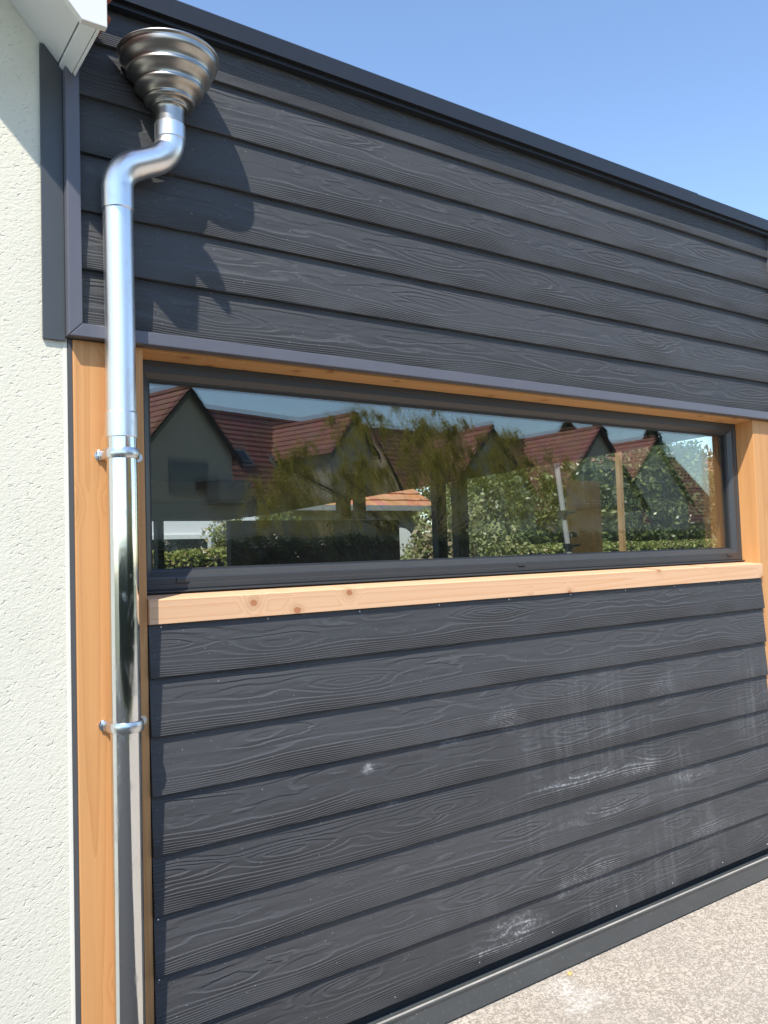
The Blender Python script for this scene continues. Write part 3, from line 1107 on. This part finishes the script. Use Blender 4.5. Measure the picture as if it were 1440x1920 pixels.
# ================================================================== FOLIAGE
def leaf_cloud(name, pts, nrm, size, mat, parent=None, kind=None, aspect=0.55, droop=None, jitter=0.8):
    """one folded leaf blade (two triangles) at every point, as one mesh"""
    n = len(pts)
    pts = np.asarray(pts, dtype=np.float64)
    d = RNG.normal(size=(n, 3))
    d /= np.linalg.norm(d, axis=1)[:, None]
    if droop is not None:
        d = d * (1 - droop) + np.array([0, 0, -1.0]) * droop
        d /= np.linalg.norm(d, axis=1)[:, None]
    nn = RNG.normal(size=(n, 3)) * jitter
    if nrm is not None:
        nn = nn + np.asarray(nrm)
    nn = nn - d * np.sum(nn * d, axis=1)[:, None]
    nn /= np.linalg.norm(nn, axis=1)[:, None] + 1e-9
    sd = np.cross(d, nn)
    s = size * RNG.uniform(0.65, 1.3, size=n)[:, None]
    a = pts - d * s * 0.5
    b = pts + sd * s * aspect * 0.5 + nn * s * 0.08
    c = pts + d * s * 0.5
    e = pts - sd * s * aspect * 0.5 + nn * s * 0.08
    V = np.stack([a, b, c, e], axis=1).reshape(-1, 3)
    me = bpy.data.meshes.new(name)
    me.vertices.add(4 * n)
    me.vertices.foreach_set('co', V.astype(np.float32).ravel())
    me.loops.add(4 * n)
    me.loops.foreach_set('vertex_index', np.arange(4 * n, dtype=np.int32))
    me.polygons.add(n)
    me.polygons.foreach_set('loop_start', np.arange(0, 4 * n, 4, dtype=np.int32))
    me.polygons.foreach_set('loop_total', np.full(n, 4, dtype=np.int32))
    me.update(calc_edges=True)
    o = link_mesh(name, me, mat, parent)
    if kind:
        o['kind'] = kind
    return o


MAT['lf_hedge'] = leaf_material('hedge_leaf', (0.17, 0.21, 0.045), (0.28, 0.30, 0.08), (0.38, 0.30, 0.14), 0.22)
MAT['lf_dark'] = leaf_material('laurel_leaf', (0.030, 0.055, 0.018), (0.055, 0.085, 0.028), None, 0.12, 0.28, 0.6)
MAT['lf_tree'] = leaf_material('tree_leaf', (0.050, 0.072, 0.018), (0.095, 0.115, 0.030), (0.20, 0.22, 0.06), 0.2, 0.35)
MAT['lf_bush'] = leaf_material('olive_bush_leaf', (0.20, 0.235, 0.09), (0.32, 0.34, 0.15), (0.42, 0.38, 0.18), 0.25)
MAT['lf_grass'] = leaf_material('dry_grass_leaf', (0.27, 0.22, 0.12), (0.38, 0.32, 0.20), (0.16, 0.19, 0.06), 0.2)
MAT['lf_willow'] = leaf_material('willow_leaf', (0.44, 0.34, 0.06), (0.62, 0.50, 0.11), (0.24, 0.23, 0.05), 0.6)
MAT['lf_conifer'] = leaf_material('conifer_needle', (0.020, 0.035, 0.018), (0.040, 0.055, 0.026), None, 0.05)


def hedge(name, x0, x1, y0, y1, h, mat, n, size, label, cat='hedge', face=-1):
    root = empty(name, ((x0 + x1) / 2, (y0 + y1) / 2, 0), label, cat)
    core = box('branches', x0 + 0.08, x1 - 0.08, y0 + 0.10, y1 - 0.10, -0.01, h - 0.10, 'darkwood', root)
    pts, nr = [], []
    Lx, Ly = x1 - x0, y1 - y0
    wob = lambda x: 0.025 * math.sin(x * 5.1) + 0.018 * math.sin(x * 13.7 + 1)
    for _ in range(n):
        u = random.random()
        x = random.uniform(x0, x1)
        if u < 0.40:
            p = (x, random.uniform(y0, y1), h + wob(x) - abs(random.gauss(0, 0.035)))
            q = (0, 0, 1.4)
        elif u < 0.85:
            yy = y0 if face < 0 else y1
            p = (x, yy - face * abs(random.gauss(0, 0.04)) + wob(x * 1.7), h * random.random() ** 0.6)
            q = (0, face * 1.4, 0.4)
        else:
            yy = y1 if face < 0 else y0
            p = (x, yy, h * random.random())
            q = (0, -face * 1.4, 0.4)
        pts.append(p)
        nr.append(q)
    lv = leaf_cloud('leaves', np.array(pts) - np.array(root.location), np.array(nr), size, mat, root, 'stuff', 0.6)
    return root


def clump_points(center, rad, n_clump, per, cr, flat=1.0, hollow=0.15):
    per = per * 1.7
    out, nr = [], []
    C = np.array(center)
    for _ in range(n_clump):
        while True:
            v = RNG.uniform(-1, 1, 3)
            l = np.linalg.norm(v)
            if hollow < l < 1:
                break
        cc = C + v * np.array(rad)
        r = cr * RNG.uniform(0.6, 1.3)
        k = int(per * RNG.uniform(0.6, 1.3))
        w = RNG.normal(size=(k, 3))
        w /= np.linalg.norm(w, axis=1)[:, None]
        rr = RNG.uniform(0.35, 1, k)[:, None] ** 0.5
        out.append(cc + w * rr * r * np.array([1, 1, flat]))
        nr.append(w * 0.8 + np.array([0, 0, 0.6]))
    return np.concatenate(out), np.concatenate(nr)


def limb_mesh(root, base, tops, r0):
    """tapered trunk with limbs reaching for the given crown points"""
    bm = bmesh.new()
    h = max(t[2] for t in tops)
    fork = Vector((base[0], base[1], h * 0.38))
    add_tube(bm, [Vector((base[0], base[1], -0.05)), Vector((base[0] + 0.03, base[1], h * 0.18)), fork], [r0 * 1.25, r0, r0 * 0.8], 9)
    for t in tops:
        t = Vector(t)
        mid = fork.lerp(t, 0.5) + Vector((random.uniform(-0.12, 0.12), random.uniform(-0.12, 0.12), 0.12)) * (h * 0.1)
        add_tube(bm, [fork - Vector((0, 0, 0.05)), mid, t], [r0 * 0.55, r0 * 0.33, r0 * 0.1], 6)
    o = from_bm('trunk', bm, 'bark', smooth=True)
    child(root, o)
    return o


def tree(name, x, y, h, rx, ry, rz, mat, nclump, per, cr, size, label, cat='tree', base_z=None):
    root = empty(name, (x, y, 0), label, cat)
    cz = h - rz if base_z is None else base_z
    pts, nr = clump_points((x, y, cz), (rx, ry, rz), nclump, per, cr)
    ok = pts[:, 2] > 0.05
    pts, nr = pts[ok], nr[ok]
    leaf_cloud('crown', pts - np.array([x, y, 0]), nr, size, mat, root, None, 0.5)
    tops = [(x + random.uniform(-0.6, 0.6) * rx, y + random.uniform(-0.6, 0.6) * ry, cz + random.uniform(-0.1, 0.6) * rz) for _ in range(9)]
    limb_mesh(root, (x, y), tops, max(0.04, h * 0.022))
    return root


# --- garden on the far side of the room (seen through the glass)
hedge('clipped_hedge', 2.2, 5.3, 9.0, 9.8, 1.665, 'lf_hedge', 6500, 0.06, 'sunlit clipped hedge in front of the grey-white garden house')
hedge('clipped_hedge', 8.2, 17.5, 9.0, 9.8, 1.605, 'lf_hedge', 13000, 0.06, 'long low sunlit hedge below the leafy tree, seen through the window')
tree('round_bush', 6.95, 8.2, 2.38, 1.05, 0.8, 1.35, 'lf_bush', 95, 60, 0.24, 0.075, 'rounded grey-green bush beyond the dark posts', 'bush', 1.05)
tree('tall_bush', 4.95, 9.9, 2.55, 0.45, 0.5, 1.1, 'lf_tree', 60, 60, 0.25, 0.075, 'narrow green bush beside the low tiled roof', 'bush', 1.5)
tree('dry_grass_clump', 6.15, 7.6, 1.85, 0.40, 0.35, 0.75, 'lf_grass', 40, 50, 0.15, 0.09, 'straw-coloured shrub between the two dark posts', 'bush', 1.10)
tree('leafy_tree', 14.3, 10.6, 3.6, 2.0, 1.0, 1.6, 'lf_tree', 260, 80, 0.36, 0.115, 'glossy dark green tree over the hedge at the window right end', 'tree', 2.05)
tree('garden_tree', 13.6, 14.0, 4.6, 2.6, 1.3, 1.9, 'lf_tree', 210, 70, 0.5, 0.14, 'broad green tree behind the steel prop, seen through the glass', 'tree', 2.7)
tree('back_tree', 17.6, 16.0, 4.2, 2.6, 1.5, 1.6, 'lf_tree', 110, 70, 0.5, 0.15, 'green tree between the glossy tree and the tile-hung house', 'tree', 2.4)
tree('pale_shrub', 18.2, 11.5, 3.0, 0.8, 0.7, 1.1, 'lf_hedge', 50, 60, 0.25, 0.10, 'small pale shrub at the right end of the hedge', 'bush', 1.6)
tree('slim_shrub', 4.42, 9.95, 2.5, 0.16, 0.25, 1.0, 'lf_hedge', 34, 55, 0.13, 0.06, 'slim yellow-green shrub at the end of the short hedge', 'bush', 1.4)

tree('tall_far_tree', 31.0, 25.0, 9.0, 4.2, 2.0, 3.4, 'lf_tree', 260, 60, 0.8, 0.30, 'pale tall tree rising behind the brown tiled house', 'tree', 4.6)
tree('screen_tree', 10.5, 11.6, 2.8, 1.2, 0.7, 1.2, 'lf_tree', 120, 60, 0.36, 0.10, 'spreading green shrub between the round bush and the steel prop', 'bush', 1.9)
dsk = empty('garden_disc', (5.9, 8.6, 0), 'pale round disc half hidden by the dark room panel', 'disc')
bm = bmesh.new()
bmesh.ops.create_cone(bm, cap_ends=True, segments=40, radius1=0.20, radius2=0.20, depth=0.05)
bmesh.ops.rotate(bm, verts=bm.verts, matrix=Matrix.Rotation(math.pi / 2, 3, 'X'))
o = from_bm('disc', bm, 'whitewall')
o.location = (6.50, 8.9, 1.70)
child(dsk, o)
box('stand', 6.47, 6.53, 8.93, 8.99, -0.01, 1.5, 'grey', dsk)


# ------------------------------------------------------------------ houses
class House:
    """built in a local frame: a along the main ridge, b away from the viewer, then turned and shifted"""
    def __init__(self, name, label, origin, ang, mirror):
        self.o = origin
        self.c, self.s = math.cos(ang), math.sin(ang)
        self.mirror = mirror
        p = self.P((0, 0, 0))
        self.root = empty(name, (p[0], p[1], 0), label, 'house')
        self.base = Vector((p[0], p[1], 0))

    def P(self, q):
        a, b, z = q
        x = self.o[0] + a * self.c - b * self.s
        y = self.o[1] + a * self.s + b * self.c
        if self.mirror:
            y = 2 * 2.385 - y                           # across the street from the glass
        return Vector((x, y, z))

    def solid(self, name, faces_pts, mat, parent=None):
        bm = bmesh.new()
        cache = {}
        def V(q):
            k = tuple(round(t, 5) for t in q)
            if k not in cache:
                cache[k] = bm.verts.new(self.P(q) - self.base)
            return cache[k]
        for f in faces_pts:
            try:
                bm.faces.new([V(q) for q in f])
            except ValueError:
                pass
        o = from_bm(name, bm, mat)
        o.parent = parent if parent is not None else self.root
        return o

    def boxp(self, name, a0, a1, b0, b1, z0, z1, mat, parent=None):
        c = [(a0, b0, z0), (a1, b0, z0), (a1, b1, z0), (a0, b1, z0), (a0, b0, z1), (a1, b0, z1), (a1, b1, z1), (a0, b1, z1)]
        return self.solid(name, [[c[i] for i in f] for f in ((0, 1, 2, 3), (4, 5, 6, 7), (0, 1, 5, 4), (1, 2, 6, 5), (2, 3, 7, 6), (3, 0, 4, 7))], mat, parent)

    def slope(self, name, r0, r1, down, length, mat, parent=None, course=0.34):
        """tiled slope: ridge from r0 to r1, falling along the vector down for length; every course a thick stepped strip"""
        r0, r1, down = Vector(r0), Vector(r1), Vector(down).normalized()
        nv = (r1 - r0).cross(down).normalized()
        if nv.z < 0:
            nv = -nv
        n = max(2, int(length / course))
        cs = length / n
        nx = max(2, int((r1 - r0).length / 0.30))
        bm = bmesh.new()
        for i in range(n):
            pa, pb = down * (cs * i), down * (cs * (i + 1) + 0.03)
            rows = []
            for k in range(nx + 1):
                e = r0.lerp(r1, k / nx)
                wv = 0.018 if k % 2 else -0.008
                rows.append([bm.verts.new(self.P(e + pa + nv * (0.02 + wv * 0.3)) - self.base), bm.verts.new(self.P(e + pb + nv * (0.052 + wv * 0.7)) - self.base), bm.verts.new(self.P(e + pb - nv * 0.02) - self.base)])
            for k in range(nx):
                for m_ in range(2):
                    bm.faces.new((rows[k][m_], rows[k + 1][m_], rows[k + 1][m_ + 1], rows[k][m_ + 1]))
        # underside and ends
        a, b = r0 - nv * 0.03, r1 - nv * 0.03
        q = [bm.verts.new(self.P(t) - self.base) for t in (a, b, b + down * length, a + down * length)]
        bm.faces.new(q)
        o = from_bm(name, bm, mat, recalc=False)
        o.parent = parent if parent is not None else self.root
        return o

    def gable_block(self, a0, a1, b0, b1, apex, eave, wall, roof, tp=TP, over=0.35, axis='b', front=0.25):
        """block with ridge along b (gable to the viewer) or along a"""
        if axis == 'b':
            m = (a0 + a1) / 2
            hw = (a1 - a0) / 2
            ze = apex - hw * tp
            f = [(a0, b0, 0), (a1, b0, 0), (a1, b0, ze), (m, b0, apex), (a0, b0, ze)]
            bk = [(p[0], b1, p[2]) for p in f]
            faces = [f, bk] + [[f[i], f[(i + 1) % 5], bk[(i + 1) % 5], bk[i]] for i in (1, 4, 0)]
            w = self.solid('wall', faces, wall)
            ln = math.hypot(hw + over, (hw + over) * tp)
            L_ = self.slope('roof', (m, b0 - front, apex + 0.08), (m, b1, apex + 0.08), (-1, 0, -tp), ln, roof)
            self.slope('roof', (m, b0 - front, apex + 0.08), (m, b1, apex + 0.08), (1, 0, -tp), ln, roof)
            self.boxp('ridge_tile', m - 0.10, m + 0.10, b0 - front - 0.01, b1, apex + 0.10, apex + 0.22, roof, L_)
            # barge boards
            for sg in (-1, 1):
                e = (m + sg * (hw + over), b0 - front, apex + 0.05 - (hw + over) * tp)
                self.solid('barge_board', [[(m, b0 - front, apex + 0.05), e, (e[0], e[1], e[2] - 0.2), (m, b0 - front, apex - 0.17)],
                                           [(m, b0 - front + 0.04, apex + 0.05), (e[0], e[1] + 0.04, e[2]), (e[0], e[1] + 0.04, e[2] - 0.2), (m, b0 - front + 0.04, apex - 0.17)],
                                           [(m, b0 - front, apex - 0.17), (e[0], e[1], e[2] - 0.2), (e[0], e[1] + 0.04, e[2] - 0.2), (m, b0 - front + 0.04, apex - 0.17)]], 'darkwood')
            return w
        m = (b0 + b1) / 2
        hw = (b1 - b0) / 2
        ze = apex - hw * tp
        f = [(a0, b0, 0), (a0, b1, 0), (a0, b1, ze), (a0, m, apex), (a0, b0, ze)]
        bk = [(a1, p[1], p[2]) for p in f]
        faces = [f, bk] + [[f[i], f[(i + 1) % 5], bk[(i + 1) % 5], bk[i]] for i in (1, 4, 0)]
        w = self.solid('wall', faces, wall)
        ln = math.hypot(hw + over, (hw + over) * tp)
        L_ = self.slope('roof', (a0 - 0.2, m, apex + 0.08), (a1 + 0.2, m, apex + 0.08), (0, -1, -tp), ln, roof)
        self.slope('roof', (a0 - 0.2, m, apex + 0.08), (a1 + 0.2, m, apex + 0.08), (0, 1, -tp), ln, roof)
        self.boxp('ridge_tile', a0 - 0.2, a1 + 0.2, m - 0.10, m + 0.10, apex + 0.10, apex + 0.22, roof, L_)
        zg = apex + 0.08 - (hw + over) * tp
        self.boxp('gutter', a0 - 0.2, a1 + 0.2, b0 - over - 0.12, b0 - over - 0.01, zg - 0.06, zg + 0.05, 'grey')
        return w

    def window(self, a0, a1, b, z0, z1, frame='pvc'):
        f = self.boxp('window', a0, a1, b - 0.05, b + 0.02, z0, z1, frame)
        self.boxp('pane', a0 + 0.07, a1 - 0.07, b - 0.058, b - 0.051, z0 + 0.07, z1 - 0.07, 'darkglass', f)
        return f

    def skylight(self, a0, a1, mb, apex, z0, z1):
        """roof window in the slope that falls toward the viewer from ridge b=mb"""
        def pt(a, z, h):
            b = mb - (apex + 0.08 - z) / TP
            nb, nz = -TP / L, 1 / L
            return (a, b + nb * h, z + nz * h)
        def slab(name, a0, a1, z0, z1, h0, h1, mat, parent=None):
            c = [pt(a0, z0, h0), pt(a1, z0, h0), pt(a1, z1, h0), pt(a0, z1, h0), pt(a0, z0, h1), pt(a1, z0, h1), pt(a1, z1, h1), pt(a0, z1, h1)]
            return self.solid(name, [[c[i] for i in f] for f in ((0, 1, 2, 3), (4, 5, 6, 7), (0, 1, 5, 4), (1, 2, 6, 5), (2, 3, 7, 6), (3, 0, 4, 7))], mat, parent)
        s = slab('skylight', a0, a1, z0, z1, 0.02, 0.16, 'grey')
        slab('pane', a0 + 0.1, a1 - 0.1, z0 + 0.09, z1 - 0.09, 0.161, 0.17, 'darkglass', s)


A15 = math.radians(14.8)
# --- house reflected at the left of the glass
hA = House('red_roof_house', 'long red-roofed house with two skylights and two front gables, reflected at window left', (11.89, 30.0), A15, True)
hA.gable_block(-3.4, 20.0, 0.6, 7.4, 8.15, 0, 'housewall', 'tile_red', axis='a')
hA.gable_block(-2.1, 2.1, -0.2, 4.0, 8.02, 0, 'housewall', 'tile_red', axis='b')
hA.gable_block(6.35, 9.15, -1.6, 3.6, 7.62, 0, 'housewall', 'tile_red', axis='b', over=0.22)
hA.skylight(3.8, 4.7, 4.0, 8.15, 5.45, 6.25)
hA.skylight(5.95, 6.55, 4.0, 8.15, 5.35, 6.00)
hA.window(-0.9, 0.9, -0.2, 4.0, 5.3, 'grey')
hA.boxp('balcony', 0.8, 2.4, -1.0, -0.25, 3.7, 4.6, 'grey')
hA.window(7.1, 8.4, -1.6, 4.0, 5.2)

# --- house reflected right of the middle
hC = House('balcony_house', 'red-roofed house with dark balcony on its tall gable, reflected right of the willow', (32.97, 28.0), math.radians(1.0), True)
hC.gable_block(-10.5, 5.0, 1.0, 9.0, 7.45, 0, 'housewall', 'tile_red', axis='a')
hC.gable_block(-3.4, 3.4, -0.1, 5.0, 7.5, 0, 'housewall', 'tile_red', axis='b')
hC.gable_block(-10.2, -4.6, 0.0, 5.0, 7.05, 0, 'housewall', 'tile_red', axis='b')
hC.window(-1.3, 1.2, -0.1, 3.7, 5.6)
bal = hC.boxp('balcony', -1.9, 1.9, -1.1, -0.14, 3.35, 3.50, 'darkwood')
for k in range(20):
    hC.boxp('baluster', -1.88 + k * 0.195, -1.85 + k * 0.195, -1.09, -1.06, 3.505, 4.40, 'darkwood', bal)
hC.boxp('rail', -1.9, 1.9, -1.1, -1.04, 4.405, 4.47, 'darkwood', bal)
hC.window(-8.0, -6.8, 0.0, 3.6, 4.9)

# --- house further along
hD = House('far_gable_house', 'farther red-roofed gable house, reflected near the window right end', (42.8, 32.0), math.radians(0.0), True)
hD.gable_block(-9.0, 9.0, 1.0, 9.0, 7.7, 0, 'housewall', 'tile_red', axis='a')
hD.gable_block(-3.2, 3.2, -0.1, 5.0, 7.95, 0, 'housewall', 'tile_red', axis='b')
hD.window(-0.8, 0.8, -0.1, 4.2, 5.5)

# --- garden side houses (seen through the room)
hG = House('garden_house', 'grey-white garden house with a doorway above the short hedge', (3.0, 13.0), 0.0, False)
hG.gable_block(-1.5, 3.45, 0.0, 5.0, 5.4, 0, 'whitewall', 'tile_orange', axis='a', tp=0.5)
hG.window(1.25, 2.55, 0.0, 0.6, 1.98)
hL = House('low_tiled_house', 'low house with pale orange tiled roof and grey gutter', (8.6, 14.2), 0.0, False)
hL.gable_block(-0.9, 2.3, 0.0, 6.5, 4.4, 0, 'grey', 'tile_orange', axis='a', tp=0.55)
hT = House('tile_hung_house', 'brown tiled house with cream gable behind the glossy tree', (25.3, 17.6), math.radians(-4), False)
hT.gable_block(-1.9, 1.1, 0.0, 3.0, 4.0, 0, 'housewall', 'tile_brown', axis='b')
hT.gable_block(-1.0, 9.5, 0.6, 6.6, 5.0, 0, 'housewall', 'tile_brown', axis='a')


# ------------------------------------------------------------------ willow and trees across the street
def willow(x, y, h, spread, label):
    root = empty('willow_tree', (x, y, 0), label, 'tree')
    pts, tops = [], []
    for i in range(120):
        a = random.uniform(0, 2 * math.pi)
        rr = spread * math.sqrt(random.random())
        zt_ = h * (1.0 - 0.36 * (rr / spread) ** 2) * random.uniform(0.62, 1.0)
        cx, cy = x + rr * math.cos(a), y + rr * math.sin(a) * 0.6
        wx = random.uniform(-0.35, 0.45)
        tops.append((cx, cy, zt_))
        for j in range(random.randint(9, 17)):
            ln = random.uniform(0.5, 1.5)
            b = random.uniform(0, 2 * math.pi)
            ox, oy = math.cos(b) * random.uniform(0.15, 0.75), math.sin(b) * random.uniform(0.1, 0.5)
            up_ = random.uniform(0.0, 0.5)
            m_ = int(ln / 0.028)
            for k in range(m_):
                t = k / m_
                px_ = cx + ox * t + wx * t * t + random.gauss(0, 0.028)
                py_ = cy + oy * t + random.gauss(0, 0.028)
                pz_ = zt_ + up_ * math.sin(t * 2.6) - ln * 0.85 * t ** 1.8 + random.gauss(0, 0.02)
                if pz_ > 1.3:
                    pts.append((px_ - x, py_ - y, pz_))
    leaf_cloud('crown', pts, None, 0.095, 'lf_willow', root, None, 0.16, 0.55)
    limb_mesh(root, (x, y), tops[::4], 0.10)
    return root


willow(10.9, 2 * 2.385 - 14.0, 4.75, 4.1, 'golden green weeping willow reflected in the middle of the window')
hedge('laurel_hedge', -10.0, 16.0, -6.1, -5.1, 1.80, 'lf_dark', 26000, 0.10, 'dark glossy laurel hedge across the paving, reflected low in the window', face=1)
for i, (x, y, h) in enumerate(((66, -55, 15.0), (73, -57, 15.6), (80, -55, 15.2))):
    nm = ('left', 'middle', 'right')[i]
    root = empty('conifer', (x, y, 0), 'dark conifer above the reflected red roofs, %s of the three' % nm, 'tree', 'conifers behind the reflected houses')
    P_, N_ = [], []
    for k in range(9000):
        t = random.random() ** 0.7
        a = random.uniform(0, 2 * math.pi)
        r = (1 - t) ** 0.6 * 4.6 * random.uniform(0.35, 1.0) * (0.75 + 0.35 * math.sin(t * 34 + 2 * math.sin(a * 3)))
        P_.append((r * math.cos(a), r * math.sin(a), 2 + t * (h - 2) - 0.15 * r))
        N_.append((math.cos(a) * .5, math.sin(a) * .5, 1))
    leaf_cloud('crown', P_, N_, 0.55, 'lf_conifer', root, None, 0.3, 0.2)
    bm = bmesh.new()
    add_tube(bm, [(0, 0, -0.05), (0, 0, h * 0.5), (0, 0, h * 0.97)], [0.32, 0.2, 0.03], 8)
    o = from_bm('trunk', bm, 'bark')
    o.parent = root

# a dry yellow leaf lying at the foot of the flashing
bm = bmesh.new()
vv = [bm.verts.new(p) for p in ((0, 0, 0), (0.016, 0.004, 0.003), (0.022, 0.016, 0.001), (0.012, 0.022, 0.004), (-0.004, 0.014, 0.002))]
top = bm.faces.new(vv)
ex = bmesh.ops.extrude_face_region(bm, geom=[top])
for v in [q for q in ex['geom'] if isinstance(q, bmesh.types.BMVert)]:
    v.co.z += 0.0012
o = from_bm('fallen_leaf', bm, 'paper')
o.location = (2.30, 2.185, -0.0030)
tag(o, 'tiny dry yellow leaf on the concrete near the base flashing', 'leaf')


# loose grit washed up along the flashing and scattered over the paving
verts, faces = [], []
for k in range(900):
    near_wall = random.random() < 0.55
    gx = random.uniform(1.5, 4.2)
    gy = 2.212 - abs(random.gauss(0, 0.035)) if near_wall else random.uniform(1.3, 2.2)
    r = random.uniform(0.0012, 0.0042) * (1.0 if near_wall else 0.8)
    base = len(verts)
    ring = [(gx + r * random.uniform(0.6, 1.2) * math.cos(q * math.pi / 2.5), gy + r * random.uniform(0.6, 1.2) * math.sin(q * math.pi / 2.5), -0.0042) for q in range(5)]
    verts += ring + [(gx + random.uniform(-0.3, 0.3) * r, gy + random.uniform(-0.3, 0.3) * r, -0.0042 + r * random.uniform(0.7, 1.3))]
    faces += [(base + q, base + (q + 1) % 5, base + 5) for q in range(5)]
me = bpy.data.meshes.new('grit')
me.from_pydata(verts, [], faces)
g = G('grit_stone')
MAT['grit'] = g.pbr(g.mix(g.island(), (0.14, 0.12, 0.10), (0.52, 0.47, 0.40)), 0.9, spec=0.2)
tag(link_mesh('grit', me, 'grit'), 'fine loose grit on the paving along the base flashing', 'grit', kind='stuff')
